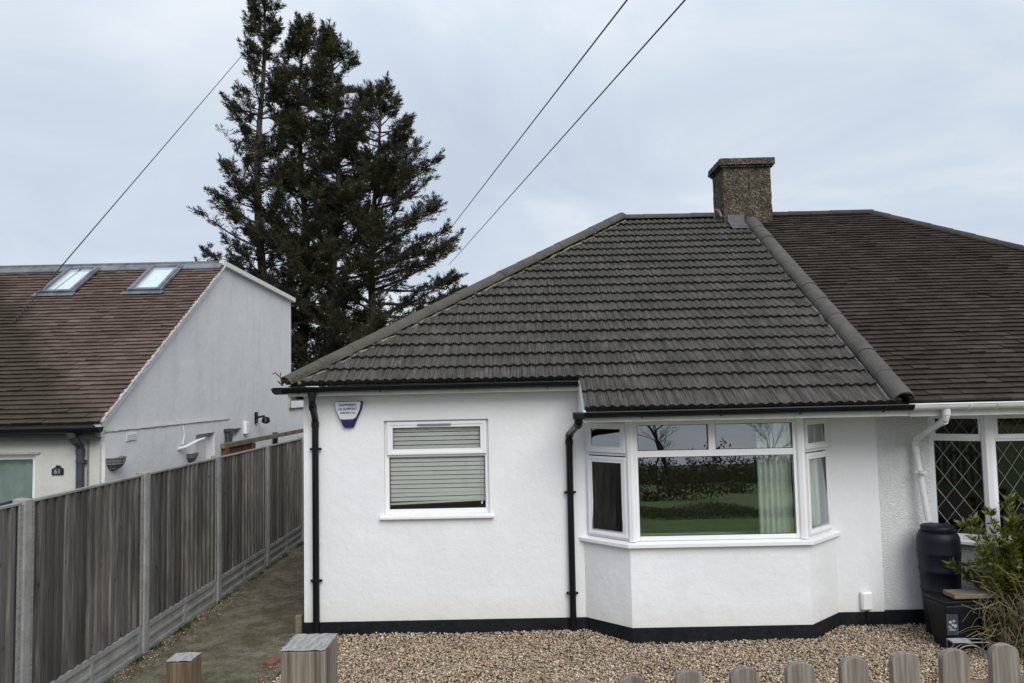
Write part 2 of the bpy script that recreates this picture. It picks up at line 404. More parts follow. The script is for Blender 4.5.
# stones: distorted octahedra in one loose layer
def stones(name, pts, rmin, rmax, mat, label, parent=None):
    n = len(pts)
    base = np.array([(1,0,0),(-1,0,0),(0,1,0),(0,-1,0),(0,0,1),(0,0,-1)], float)
    fc = np.array([(0,2,4),(2,1,4),(1,3,4),(3,0,4),(2,0,5),(1,2,5),(3,1,5),(0,3,5)])
    r = rmin+(rmax-rmin)*rng.random(n)**1.6
    sc = np.stack([r*(.8+.6*rng.random(n)), r*(.6+.4*rng.random(n)), r*(.35+.4*rng.random(n))], 1)
    V = base[None]*sc[:, None]*(1+.35*(rng.random((n, 6, 3))-.5))
    V += .25*r[:, None, None]*(rng.random((n, 6, 3))-.5)
    a = rng.random(n)*6.283; b = (rng.random(n)-.5)*1.4
    ca, sa, cb, sb = np.cos(a), np.sin(a), np.cos(b), np.sin(b)
    X = V[..., 0]*cb[:, None]+V[..., 2]*sb[:, None]; Z = -V[..., 0]*sb[:, None]+V[..., 2]*cb[:, None]; Y = V[..., 1]
    V = np.stack([X*ca[:, None]-Y*sa[:, None], X*sa[:, None]+Y*ca[:, None], Z], -1)+pts[:, None]
    F = (fc[None]+(np.arange(n)*6)[:, None, None]).reshape(-1, 3)
    o = np_mesh(name, V.reshape(-1, 3), F, mat); tag(o, label, 'gravel', kind='stuff'); return o
def bay_block(x, y, mg=.0):
    if y > WY-mg: return True
    for (xa, xb, xc, xd, by) in ((.66, 1.09, 2.89, 3.32, BY), (4.30, 4.80, 6.70, 7.20, 7.75)):
        if xa < x < xd and y > by-mg:
            yl = by if xb <= x <= xc else (WY-(WY-by)*(x-xa)/(xb-xa) if x < xb else by+(WY-by)*(x-xc)/(xd-xc))
            if y > yl-mg: return True
    return False
N = 78000
gx = rng.uniform(-2.24, 5.9, N); gy = rng.uniform(5.9, WY, N)
keep = np.array([not bay_block(x, y, .0) for x, y in zip(gx, gy)]); gx, gy = gx[keep], gy[keep]
gz = rng.uniform(.0, .026, len(gx))+.010*np.sin(gx*3.1)*np.cos(gy*4.)+.012*np.exp(-((WY-gy)/.2)**2)
stones('gravel', np.stack([gx, gy, gz], 1),   .007, .0175, M['gravel'], 'loose buff and brown flint gravel in front of the white bungalow')

# ------------------------------------------------------------------ roof building
def clip_build(name, V, F, mat, parent, planes, smooth=False):
    me = bpy.data.meshes.new(name); me.from_pydata(V, [], F); bm = bmesh.new(); bm.from_mesh(me)
    for co, no in planes:
        bmesh.ops.bisect_plane(bm, geom=bm.verts[:]+bm.edges[:]+bm.faces[:], plane_co=co, plane_no=no, clear_outer=True, clear_inner=False)
    bm.to_mesh(me); bm.free(); me.materials.append(mat)
    if smooth: me.polygons.foreach_set('use_smooth', [True]*len(me.polygons))
    o = bpy.data.objects.new(name, me); COL.objects.link(o)
    if parent is not None: setpar(o, parent)
    return o
def rolled_courses(O, ex, es, en, x0, x1, rows, period=.096):
    """interlocking tile surface; rows = list of (s0, s1, x0override)"""
    V = []; F = []
    for r, (s0, s1, xa) in enumerate(rows):
        xs = np.arange(max(x0, xa), x1+.001, period/6); n = len(xs); b = len(V)
        wob = .003*np.sin(xs*1.7+r*2.1)
        tj = np.repeat(rng.uniform(-.0035, .0035, n//18+2), 18)[:n]
        for k, x in enumerate(xs):
            ph = (x % period)/period
            w = .021*(0.5-.5*math.cos(2*math.pi*ph))**.8
            p0 = O+ex*x+es*(s0+tj[k]-.006)
            V.append(tuple(p0+es*.020+en*(-.012)))                 # bottom of lip
            V.append(tuple(p0+en*(.031+w+wob[k])))             # top of lip
            V.append(tuple(O+ex*x+es*(s1+.03)+en*(-.004+w*.9)))
        for k in range(n-1):
            a = b+3*k; c = a+3
            F.append((a, c, c+1, a+1)); F.append((a+1, c+1, c+2, a+2))
    return V, F
def plain_courses(O, ex, es, en, x0, x1, s0, s1, g=.1, w=.165, sag=0, skip=None):
    V = []; F = []; s = s0; r = 0
    while s < s1:
        off = (r % 2)*w/2+random.uniform(-.008, .008); x = x0-off
        cw = .004*math.sin(r*.9)
        while x < x1:
            a = x+.0015+random.uniform(0, .001); c = min(x+w-.0015, x1+w)
            if skip and skip((a+c)/2, s): x += w; continue
            lift = random.uniform(.030, .037); ti = random.uniform(-.0025, .0025); ds = random.uniform(-.004, .004)
            if random.random() < .04: lift += .007; ti *= 2.2
            b = len(V)
            for (u, l) in ((a, lift+ti), (c, lift-ti)):
                sg = sag*math.sin((u-x0)*.9)*.01
                q = O+ex*u+es*(s+ds+cw)
                V.append(tuple(q+es*.006+en*(l-.030+sg))); V.append(tuple(q+en*(l+sg)))
                V.append(tuple(O+ex*u+es*(s+g+.035)+en*(l*.18+sg)))
                V.append(tuple(O+ex*u+es*(s+g+.035)+en*(l*.18-.013+sg)))
            F += [(b, b+4, b+5, b+1), (b+1, b+5, b+6, b+2), (b, b+1, b+2, b+3), (b+4, b+7, b+6, b+5), (b, b+3, b+7, b+4)]
            x += w
        s += g; r += 1
    return V, F
def ridge_run(name, pts, rad, seg, mat, parent, flat=1.0, base=.0, jit=.004):
    """half-round ridge tiles laid end to end along a line, each tapering a little"""
    a, b = V3(pts[0]), V3(pts[1]); d = (b-a); L = d.length; d.normalize()
    side = d.cross(V3((0,0,1))).normalized(); up = side.cross(d).normalized()
    n = max(1, round(L/seg)); m = MB(); sl = L/n
    for i in range(n):
        j = V3((0,0,random.uniform(-jit, jit)))
        p0 = a+d*(i*sl)+j; p1 = a+d*((i+1)*sl+.004)+j*.3
        r0, r1 = rad*(1.05+random.uniform(-.02, .02)), rad*.99
        vs = []; K_ = 10
        for p, r in ((p0, r0), (p1, r1)):
            for rr in (r, r-.018):
                for k in range(K_+1):
                    t = math.pi*k/K_; vs.append(p+side*math.cos(t)*rr+up*(math.sin(t)*rr*flat+base))
        q = K_+1; fs = []
        for k in range(K_):
            fs += [(k, k+1, 2*q+k+1, 2*q+k), (q+k+1, q+k, 3*q+k, 3*q+k+1), (k+1, k, q+k, q+k+1), (2*q+k, 2*q+k+1, 3*q+k+1, 3*q+k)]
        fs += [(0, 2*q, 3*q, q), (K_, q+K_, 3*q+K_, 2*q+K_)]
        m.add(vs, fs)
    return m.build(name, mat, parent)

c_ = math.cos(math.atan(K)); s_ = math.sin(math.atan(K))
ES = V3((0, c_, s_)); EN = V3((0, -s_, c_)); EX = V3((1, 0, 0))
SL = (RY-EY)/c_

# ------------------------------------------------------------------ walls helper
def wall_holes(m, O, U, n_in, width, z0, z1, holes, t=.28, back=True):
    us = sorted({0, width, *[h[0] for h in holes], *[h[1] for h in holes]}); zs = sorted({z0, z1, *[h[2] for h in holes], *[h[3] for h in holes]})
    Z = V3((0,0,1)); P = lambda u, z, d: O+U*u+Z*z+n_in*d
    def inh(u, z): return any(h[0] < u < h[1] and h[2] < z < h[3] for h in holes)
    for i in range(len(us)-1):
        for j in range(len(zs)-1):
            if inh((us[i]+us[i+1])/2, (zs[j]+zs[j+1])/2): continue
            for d in ((0, t) if back else (0,)):
                m.add([P(us[i], zs[j], d), P(us[i+1], zs[j], d), P(us[i+1], zs[j+1], d), P(us[i], zs[j+1], d)], [(0,1,2,3)])
    for h in holes:
        for (a, b) in (((h[0], h[2]), (h[1], h[2])), ((h[1], h[2]), (h[1], h[3])), ((h[1], h[3]), (h[0], h[3])), ((h[0], h[3]), (h[0], h[2]))):
            m.add([P(*a, 0), P(*b, 0), P(*b, t), P(*a, t)], [(0,1,2,3)])

UP = V3((0,0,1))
def ring(m, F, u0, u1, v0, v1, b, w0, w1, bb=None):
    """rectangular frame of bar width b (bb = bottom bar)"""
    bb = bb or b
    m.fbox(F, u0, u0+b, v0, v1, w0, w1); m.fbox(F, u1-b, u1, v0, v1, w0, w1)
    m.fbox(F, u0+b, u1-b, v1-b, v1, w0, w1-.001); m.fbox(F, u0+b, u1-b, v0, v0+bb, w0, w1-.001)
def pane(F, u0, u1, v0, v1, w, parent, mat=None, tilt=0, name='pane'):
    m = MB(); O, U, Vv, Wd = F; h = (v1-v0)/2; dt = math.tan(R(tilt))*h
    p = lambda u, v, ww: O+U*u+Vv*v+Wd*ww
    m.add([p(u0, v0, w-dt), p(u1, v0, w-dt), p(u1, v1, w+dt), p(u0, v1, w+dt)], [(0,1,2,3)])
    return m.build(name, mat or M['glass'], parent, recalc=False)
def bead(m, F, u0, u1, v0, v1, w):
    ring(m, F, u0-.004, u1+.004, v0-.004, v1+.004, .007, w, w+.006)

# ------------------------------------------------------------------ OUR BUNGALOW
H = empty('bungalow', (.7, WY, 0), 'white rendered bungalow with a bay window and grey rolled tile roof', 'house')
# walls
m = MB()
O = V3((XL, WY, 0)); W1 = (-1.455-XL, -.333-XL, 1.262, 2.263)
wall_holes(m, O, V3((1,0,0)), V3((0,1,0)), XM-XL, .16, 2.56, [W1, (.72-XL, 3.26-XL, .962, 2.225)])
wall_holes(m, V3((XL, 16.05, 0)), V3((0,-1,0)), V3((1,0,0)), 16.05-WY, .16, 2.56, [], .28)
m.add([(XL, 16.05, .16), (XM, 16.05, .16), (XM, 16.05, 2.56), (XL, 16.05, 2.56)], [(0,1,2,3)])
# bay apron walls
def bay_poly(a, b, c, d, by, off=0):
    # outward offset in plan
    return [(a-off*1.0, WY), (b-off*.45, by-off), (c+off*.45, by-off), (d+off*1.0, WY)]
bp = bay_poly(.66, 1.09, 2.89, 3.32, BY)
for (p, q) in zip(bp[:-1], bp[1:]):
    m.add([(*p, .16), (*q, .16), (*q, .962), (*p, .962)], [(0,1,2,3)])
m.add([(*p, .9615) for p in bp], [(0,1,2,3)])
m.build('wall', M['white_render'], H)
# plinth
m = MB()
m.box(XL-.012, .66, WY-.014, WY+.1, -.1, .16); m.box(3.32, XM-.005, WY-.014, WY+.1, -.1, .16)
m.box(XL-.012, XL+.1, WY+.1, 16.05, -.1, .16)
bq = bay_poly(.66, 1.09, 2.89, 3.32, BY, .013); bi = [(.72, WY+.05), (1.12, BY+.1), (2.86, BY+.1), (3.26, WY+.05)]
for i in range(3):
    a, b, c, d = bq[i], bq[i+1], bi[i+1], bi[i]
    m.add([(*a, -.1), (*b, -.1), (*c, -.1), (*d, -.1), (*a, .161), (*b, .161), (*c, .161), (*d, .161)], [(0,1,2,3),(4,5,6,7),(0,1,5,4),(1,2,6,5),(2,3,7,6),(3,0,4,7)])
pl = m.build('plinth', M['plinth'], H)
for vx, vy in ((-1.82, WY), (.28, WY), (3.62, WY)):
    m = MB(); m.box(vx-.115, vx+.115, vy-.020, vy-.0145, .035, .105)
    for k in range(5): m.box(vx-.105, vx+.105, vy-.026, vy-.0205, .042+.012*k, .047+.012*k)
    m.build('air_vent', M['bin'], pl)
# interior rooms
m = MB()
def room(m, x0, x1, y0, y1, z0, z1):
    m.add([(x, y, z) for z in (z0, z1) for y in (y0, y1) for x in (x0, x1)], [(0,1,3,2), (4,6,7,5), (2,3,7,6), (0,2,6,4), (1,5,7,3)])
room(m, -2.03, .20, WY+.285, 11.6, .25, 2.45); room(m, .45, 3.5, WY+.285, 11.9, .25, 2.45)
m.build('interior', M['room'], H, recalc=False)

# main roof
rows = [(0., .315, STEP), (.315, .595, STEP)]
s = .595
nrow = 19; g = (SL-.03-.595)/nrow
for i in range(nrow): rows.append((s+i*g, s+(i+1)*g, -99))
Vv, Ff = rolled_courses(V3((0, EY, EZ)), EX, ES, EN, HX-.02, PX-.02, rows)
hipn = V3((-1, 1, 0)).normalized()      # clear side left of hip
def roofpart(name, V, F, mat, planes, parent=None, smooth=False): return clip_build(name, V, F, mat, parent or H, planes, smooth)
tiles = roofpart('tile_slope', Vv, Ff, M['main_tile'], [(V3((RX0, RY, 0)), hipn)])
# hidden slopes (left hip and rear)
m = MB()
bl = (HX, 2*RY-UY)
m.add([(HX, UY, UZ), (HX, bl[1], UZ), (RX0, RY, RZ)], [(0,1,2)])
m.add([(HX, bl[1], UZ), (PX, bl[1], UZ), (PX, RY, RZ), (RX0, RY, RZ)], [(0,1,2,3)])
m.add([(HX+.02, UY+.03, UZ-.02), (STEP, UY+.03, UZ-.02), (STEP, EY+.03, EZ-.02), (PX, EY+.03, EZ-.02), (PX, RY, RZ-.03), (RX0, RY, RZ-.03)], [(0,1,2,3,4,5)])
m.build('roof_deck', M['main_tile'], H)
ridge_run('hip_ridge', ((HX+.02, UY+.02, UZ-.02), (RX0, RY, RZ+.01)), .103, .42, M['ridge_tile'], H, .85, .028)
ridge_run('top_ridge', ((RX0-.05, RY, RZ+.0), (PX-.5, RY, RZ+.0)), .105, .42, M['ridge_tile'], H, .8, .0)
ridge_run('party_ridge', (V3((PX-.015, EY-.02, EZ+.005)), V3((PX-.015, RY-.3, roofz(RY-.3)))), .106, .45, M['party_tile'], H, .85, .035, .010)
m = MB()                                  # mortar bed beside the party ridge and verge lines
for (a, b, w) in (((PX-.135, EY-.01), (PX-.135, RY-.35), .022),):
    m.tube([V3((a[0], a[1]+t*(b[1]-a[1]), roofz(a[1]+t*(b[1]-a[1]))+.035+random.uniform(-.006,.006))) for t in np.linspace(0, 1, 40)], [.011+random.uniform(-.008,.005) for _ in range(40)], 6)
m.build('mortar_bedding', M['mortar'], H)
m = MB()
pts = [V3((HX+.02, UY+.02, UZ)).lerp(V3((RX0, RY, RZ+.01)), t)+V3((.080, -.080, -.02)) for t in np.linspace(.01, .99, 60)]
m.tube([p+V3((0,0,random.uniform(-.012,.006))) for p in pts], [.015+random.uniform(-.012,.008) for _ in pts], 6)
m.build('mortar_bedding', M['mortar'], H)

# chimney (on the roof)
cx0, cx1, cy0, cy1 = 3.325, 4.085, 11.78, 12.40
ch = MB()
n = 12
def rough_box(m, x0, x1, y0, y1, z0, z1, nx=10, nz=16, j=.006):
    ptsr = []
    per = [(x0+(x1-x0)*i/nx, y0) for i in range(nx)]+[(x1, y0+(y1-y0)*i/nx) for i in range(nx)]+[(x1-(x1-x0)*i/nx, y1) for i in range(nx)]+[(x0, y1-(y1-y0)*i/nx) for i in range(nx)]
    k = len(per); vs = []; fs = []
    for a in range(nz+1):
        z = z0+(z1-z0)*a/nz; fl = 1+.03*max(0, 1-a/3)
        for (x, y) in per: vs.append(((x-(x0+x1)/2)*fl+(x0+x1)/2+random.uniform(-j, j), (y-(y0+y1)/2)*fl+(y0+y1)/2+random.uniform(-j, j), z))
    for a in range(nz):
        for i in range(k): fs.append((a*k+i, a*k+(i+1) % k, (a+1)*k+(i+1) % k, (a+1)*k+i))
    fs.append(tuple(range(nz*k, nz*k+k))); m.add(vs, fs)
rough_box(ch, cx0, cx1, cy0, cy1, 4.85, 6.05)
CH = ch.build('chimney', M['pebbledash'], H)
m = MB(); rough_box(m, cx0-.05, cx1+.05, cy0-.05, cy1+.05, 6.052, 6.155, 10, 2, .006); cap = m.build('chimney_cap', M['pebbledash'], CH)
m = MB(); rough_box(m, cx0-.022, cx1+.022, cy0-.022, cy1+.022, 6.02, 6.052, 10, 2, .006); m.build('corbel', M['pebbledash'], CH)
m = MB()
m.prism([(11.35, roofz(11.35)+.045), (11.785, roofz(11.785)+.045), (11.785, roofz(11.785)+.15), (11.770, roofz(11.785)+.15), (11.760, roofz(11.76)+.06), (11.35, roofz(11.35)+.055)], 0, 3.37, 3.63)
m.v = [(x, y if y > 11.5 else 11.52, z if y > 11.5 else z+K*.17) for x, y, z in m.v]
m.build('lead_flashing', M['dark_lead'], CH)
m = MB(); m.tube([(3.27, 11.74, 5.22), (3.27, 11.9, 5.36), (3.27, 12.1, 5.42)], .02, 6); m.build('mortar_fillet', M['mortar'], CH)

# fascias, soffits, cheek
m = MB()
m.box(HX+.03, STEP-.012, UY+.005, UY+.025, 2.545, 2.585); m.box(HX+.03, STEP-.012, UY+.025, WY, 2.545, 2.556)
m.box(STEP+.013, PX+.05, EY+.005, EY+.025, 2.232, 2.300); m.box(STEP+.013, PX+.05, EY+.025, WY, 2.232, 2.244)
m.box(HX+.03, HX+.05, UY+.025, 16.2, 2.50, 2.650); m.box(HX+.05, XL, WY, 16.2, 2.50, 2.512)
m.build('fascia', M['upvc_old'], H)
m = MB(); m.prism([(EY-.02, 2.232), (WY, 2.232), (WY, 2.74), (UY, UZ-.025), (EY-.02, EZ-.03)], 0, STEP-.012, STEP+.012)
m.build('cheek_board', M['upvc_old'], H)

def gutter(name, a, b, rad, mat, parent, brackets=(), caps=(True, True)):
    a, b = V3(a), V3(b); d = (b-a).normalized(); side = d.cross(UP).normalized(); m = MB(); K_ = 10; vs = []
    for p in (a, b):
        for rr in (rad, rad-.006):
            for k in range(K_+1):
                t = math.pi+math.pi*k/K_; vs.append(p+side*math.cos(t)*rr+UP*math.sin(t)*rr)
    q = K_+1; fs = []
    for k in range(K_): fs += [(k, k+1, 2*q+k+1, 2*q+k), (q+k+1, q+k, 3*q+k, 3*q+k+1)]
    fs += [(0, 2*q, 3*q, q), (K_, q+K_, 3*q+K_, 2*q+K_)]
    m.add(vs, fs)
    m.add(vs[:q], [tuple(range(q))]); m.add(vs[2*q:3*q], [tuple(range(q))])
    for s_1 in (1,-1):
        m.tube([a+side*rad*s_1, b+side*rad*s_1], .0065, 6)
    for t in brackets:
        p = a+(b-a)*t
        pts = [p+side*math.cos(math.pi+math.pi*k/8)*(rad+.004)+UP*math.sin(math.pi+math.pi*k/8)*(rad+.004) for k in range(9)]
        for k in range(8):
            m.tube([pts[k], pts[k+1]], .008, 5)
    return m.build(name, mat, parent)
G1 = gutter('gutter', (HX-.10, UY-.045, 2.634), (STEP-.02, UY-.045, 2.640), .056, M['black_plastic'], H, (.08,.35,.62,.9))
gutter('gutter', (HX-.055, UY-.10, 2.622), (HX-.055, 16.2, 2.638), .056, M['black_plastic'], H)
G2 = gutter('gutter', (STEP-.115, EY-.05, 2.330), (PX+.10, EY-.05, 2.342), .056, M['black_plastic'], H, (.2,.43,.66,.9))
for gx_ in (-1.25, -.05):
    pass
def downpipe(pts, mat, parent, rad=.034, clips=(), shoe=False):
    m = MB(); 
    # round the bends
    P = [V3(p) for p in pts]; Q = [P[0]]
    for i in range(1, len(P)-1):
        a = P[i]+(P[i-1]-P[i]).normalized()*.035; b = P[i]+(P[i+1]-P[i]).normalized()*.035
        Q += [a, P[i]*.5+(a+b)*.25, b]
    Q.append(P[-1]); m.tube(Q, rad, 14)
    m.tube([P[0], P[0]+(P[1]-P[0]).normalized()*.06], rad+.007, 14)
    for i in range(1, len(P)-1):
        d = (P[i+1]-P[i]).normalized(); m.tube([P[i]+d*.03, P[i]+d*.085], rad+.006, 14)
    o = m.build('downpipe', mat, parent, smooth=False)
    for z, x in clips:
        c = MB(); c.tube([(x, P[-1].y, z-.014), (x, P[-1].y, z+.014)], rad+.008, 14); c.box(x-.062, x+.062, P[-1].y+.01, P[-1].y+.022, z-.012, z+.012)
        c.build('pipe_clip', mat, o)
    return o
downpipe([(-2.155, UY-.045, 2.59), (-2.155, UY-.045, 2.46), (-2.180, 8.03, 2.30), (-2.178, 8.03, .02)], M['black_plastic'], H, .035, ((1.98,-2.18),(.60,-2.178)))
downpipe([(.575, EY-.05, 2.29), (.575, EY-.04, 2.22), (.535, 7.95, 2.10), (.525, 8.03, 2.06), (.520, 8.03, .02)], M['black_plastic'], H, .035, ((1.47,.522),(.42,.520)))
# gutter end outlet hopper left end
m = MB(); m.box(STEP-.12, STEP-.01, EY-.115, EY-.0, 2.268, 2.336); m.build('gutter_outlet', M['black_plastic'], H, bevel=.008)

# small window
F = (V3((-1.455, WY+.045, 0)), V3((1,0,0)), UP, V3((0,-1,0)))
def sub(m, name, mat, par): return m.build(name, mat, par)
m = MB(); ww = 1.122
ring(m, F, 0, ww, 1.262, 2.263, .045, -.06, 0, .05); m.fbox(F, .045, ww-.045, 1.868, 1.895, -.06, -.001)
WN = m.build('window', M['upvc'], H, bevel=.004)
WN['label'] = 'small white window with a top vent sash'
m = MB(); ring(m, F, .028, ww-.028, 1.892, 2.245, .062, .002, .022); ring(m, F, .03, ww-.03, 1.895, 2.242, .03, .022, .030)
SA = m.build('vent_sash', M['upvc'], WN, bevel=.003)
pane(F, .088, ww-.088, 1.952, 2.185, .006, SA, M['clear_glass'])
m = MB(); bead(m, F, .090, ww-.090, 1.954, 2.183, .004); m.build('seal', M['seal'], SA)
m = MB(); m.fbox(F, .36, .72, 2.205, 2.222, .030, .040); m.build('trickle_vent', M['lattice'], SA)
pane(F, .04, ww-.04, 1.30, 1.872, -.03, WN, M['clear_glass'])
m = MB(); bead(m, F, .052, ww-.052, 1.316, 1.866, -.028); m.build('seal', M['seal'], WN)
m = MB(); m.add([], []); 
m.prism([(WY-.055, 1.222), (WY-.055, 1.248), (WY+.044, 1.264), (WY+.044, 1.222)], 0, -1.50, -.288)
m.build('sill', M['upvc'], WN, bevel=.004)
m = MB(); m.fbox(F, -.004, ww+.004, 2.2635, 2.272, -.05, -.04); m.build('seal', M['seal'], WN)
# venetian blind
BL = empty('venetian_blind', (-.894, WY+.14, 2.25), 'pale slatted blind hanging behind the small window', 'blind')
m = MB()
for k in range(18):
    z = 2.20-.0465*k; dz, dy = .0185, .008
    if z < 1.40: break
    tl = .012*(1 if z < 1.5 else 0)
    m.add([(-1.42, WY+.10-dy, z-dz), (-.37, WY+.10-dy, z-dz+tl), (-.37, WY+.10+dy, z+dz+tl), (-1.42, WY+.10+dy, z+dz)], [(0,1,2,3)])
    m.add([(-1.42, WY+.102-dy, z-dz-.001), (-.37, WY+.102-dy, z-dz-.001+tl), (-.37, WY+.102+dy, z+dz-.001+tl), (-1.42, WY+.102+dy, z+dz-.001)], [(3,2,1,0)])
m.build('slats', M['blind'], BL, recalc=False)
m = MB(); m.box(-1.425, -.365, WY+.085, WY+.12, 2.222, 2.255); m.build('head_rail', M['blind'], BL)
m = MB(); m.add([(-1.42, WY+.09, 1.352), (-.37, WY+.09, 1.385), (-.37, WY+.09, 1.407), (-1.42, WY+.09, 1.374), (-1.42, WY+.112, 1.352), (-.37, WY+.112, 1.385), (-.37, WY+.112, 1.407), (-1.42, WY+.112, 1.374)], [(0,1,2,3),(4,5,6,7),(3,2,6,7),(0,1,5,4)]); m.build('bottom_rail', M['blind'], BL)
m = MB(); m.tube([(-.42, WY+.08, 2.2), (-.42, WY+.08, 1.38)], .003, 5); m.lathe([(.001,0),(.008,.01),(.008,.03),(.001,.04)], (-.42, WY+.08, 1.345), 8); m.build('pull_cord', M['upvc'], BL)

# bay window
TI = -2.8
def side_light(parent, A, B, mirror=False):
    A, B = V3((*A, 0)), V3((*B, 0)); U = (B-A).normalized(); n = U.cross(UP).normalized()
    if n.y > 0: n = -n
    L = (B-A).length; F = (A-n*.055, U, UP, n)
    m = MB(); ring(m, F, .02, L-.005, 1.010, 2.225, .045, -.03, .02, .04); m.fbox(F, .065, L-.05, 1.862, 1.888, -.03, .019)
    fr = m.build('side_frame', M['upvc'], parent, bevel=.003)
    for (v0, v1) in ((1.892, 2.20), (1.035, 1.852)):
        m = MB(); ring(m, F, .05, L-.035, v0, v1, .062, .022, .040); ring(m, F, .053, L-.038, v0+.003, v1-.003, .028, .040, .048)
        m.build('sash', M['upvc'], parent, bevel=.003)
        pane(F, .105, L-.09, v0+.055, v1-.055, .028, parent, tilt=TI)
        m = MB(); bead(m, F, .114, L-.099, v0+.064, v1-.064, .024); m.build('seal', M['seal'], parent)
BW = MB()
F = (V3((1.09, BY+.045, 0)), V3((1,0,0)), UP, V3((0,-1,0))); bw = 1.80
ring(BW, F, .06, bw-.06, 1.010, 2.225, .05, -.03, .02, .045)
BW.fbox(F, .11, bw-.11, 1.850, 1.915, -.03, .019)
BW.fbox(F, bw/2-.036-.03, bw/2+.036-.03, 1.915, 2.175, -.03, .018)
BAY = BW.build('bay_window', M['upvc'], H, bevel=.004); BAY['label'] = 'white three-sided bay window reflecting a field'
side_light(BAY, (.66, WY), (1.09, BY)); side_light(BAY, (2.89, BY), (3.32, WY))
for cx in (1.09, 2.89):                    # corner posts
    sgn = 1 if cx < 2 else -1; m = MB()
    m.tube([(cx+sgn*.036, BY+.035, 1.008), (cx+sgn*.036, BY+.035, 2.232)], .048, 8)
    m.build('corner_post', M['upvc'], BAY)
um = bw/2-.03
for (u0, u1, v0, v1) in ((.11, um-.036, 1.915, 2.175), (um+.036, bw-.11, 1.915, 2.175), (.11, bw-.11, 1.055, 1.850)):
    pane(F, u0-.02, u1+.02, v0-.02, v1+.02, -.004, BAY, tilt=TI)
    m = MB(); bead(m, F, u0+.003, u1-.003, v0+.003, v1-.003, .004); m.build('seal', M['seal'], BAY)
m = MB()                                   # sill following the bay
so = bay_poly(.66, 1.09, 2.89, 3.32, BY, .058); si = [(.74, WY), (1.14, BY+.07), (2.84, BY+.07), (3.24, WY)]
for i in range(3):
    a, b, c, d = so[i], so[i+1], si[i+1], si[i]
    m.add([(*a, .958), (*b, .958), (*c, .958), (*d, .958), (*a, .990), (*b, .990), (*c, 1.012), (*d, 1.012)], [(0,1,2,3),(4,5,6,7),(0,1,5,4),(2,3,7,6)]+([(3,0,4,7)] if i == 0 else [])+([(1,2,6,5)] if i == 2 else []))
m.build('sill', M['upvc'], BAY)
m = MB()                                   # thin hood strip above the bay frames
hd = bay_poly(.66, 1.09, 2.89, 3.32, BY, -.005)
m.add([(*p, 2.2335) for p in hd], [(0,1,2,3)]); m.build('head_board', M['upvc'], BAY)
m = MB(); m.box(1.255, 1.33, BY+.028, BY+.040, 0, 0.001)
# curtain
CU = MB()
def curtain_run(P0, P1, z0, z1, waves, amp=.022):
    n = waves*8; P0, P1 = V3((*P0, 0)), V3((*P1, 0)); U = (P1-P0).normalized(); Nn = U.cross(UP); vs = []; fs = []
    for i in range(n+1):
        t = i/n; ph = t*waves*6.283
        for k, z in enumerate(np.linspace(z0, z1, 6)):
            a = amp*(1.1-.25*k/5); p = P0+(P1-P0)*t+Nn*(math.sin(ph+.3*math.sin(ph*.5+k*.2))*a); vs.append((p.x, p.y, z))
    for i in range(n):
        for k in range(5): fs.append((i*6+k, (i+1)*6+k, (i+1)*6+k+1, i*6+k+1))
    CU.add(vs, fs)
curtain_run((2.46, BY+.20), (2.80, BY+.17), 1.0, 2.21, 6)
curtain_run((2.83, BY+.20), (3.16, WY-.02), 1.0, 2.21, 5)
o = CU.build('curtain', M['curtain'], None, smooth=True, recalc=False); tag(o, 'pale pleated curtain drawn to the right side of the bay window', 'curtain')

# alarm box
m = MB()
po = [(-1.970, 2.468), (-1.955, 2.480), (-1.70, 2.480), (-1.684, 2.462), (-1.700, 2.385), (-1.752, 2.275), (-1.775, 2.215), (-1.795, 2.205), (-1.865, 2.205), (-1.885, 2.215), (-1.91, 2.275), (-1.955, 2.385)]
bk = [((x+1.827)*1.04-1.827+.006, (z-2.35)*1.03+2.35) for x, z in po]
m.prism([(x, z) for x, z in bk], 1, WY-.035, WY); AL = m.build('alarm_box', M['blue'], H, bevel=.006); AL['label'] = 'white and blue bell box under the eave'
m = MB(); m.prism([(-1.968, 2.468), (-1.955, 2.479), (-1.70, 2.479), (-1.690, 2.462), (-1.706, 2.385), (-1.745, 2.305), (-1.775, 2.288), (-1.885, 2.285), (-1.912, 2.292), (-1.953, 2.385)], 1, WY-.062, WY-.034)
m.build('front_cover', M['alarm_white'], AL, bevel=.008)
m = MB(); m.prism([(-1.905, 2.283), (-1.765, 2.283), (-1.79, 2.212), (-1.873, 2.212)], 1, WY-.055, WY-.034); m.build('lower_lens', M['blue'], AL, bevel=.006)
def text(body, size, loc, rot, mat, parent, ext=.0008, name='lettering'):
    cu = bpy.data.curves.new(name, 'FONT'); cu.body = body; cu.size = size; cu.align_x = 'CENTER'; cu.align_y = 'CENTER'; cu.extrude = ext; cu.offset = size*.02
    cu.materials.append(mat); o = bpy.data.objects.new(name, cu); COL.objects.link(o); o.location = loc; o.rotation_euler = rot
    dg = bpy.context.evaluated_depsgraph_get(); me = bpy.data.meshes.new_from_object(o.evaluated_get(dg)); mw = Matrix.LocRotScale(V3(loc), Matrix.Rotation(0,3,'X').to_quaternion() @ __import__('mathutils').Euler(rot).to_quaternion(), None)
    me.transform(mw); bpy.data.objects.remove(o); q = bpy.data.objects.new(name, me); COL.objects.link(q); setpar(q, parent); return q
for s_t, z, sz in (("SAPPHIRE'S", 2.440, .038), ("OS SUPPORT", 2.398, .036), ("0208 300 1166", 2.358, .026)):
    text(s_t, sz, (-1.829, WY-.0635, z), (R(90), 0, 0), M['blue'], AL)
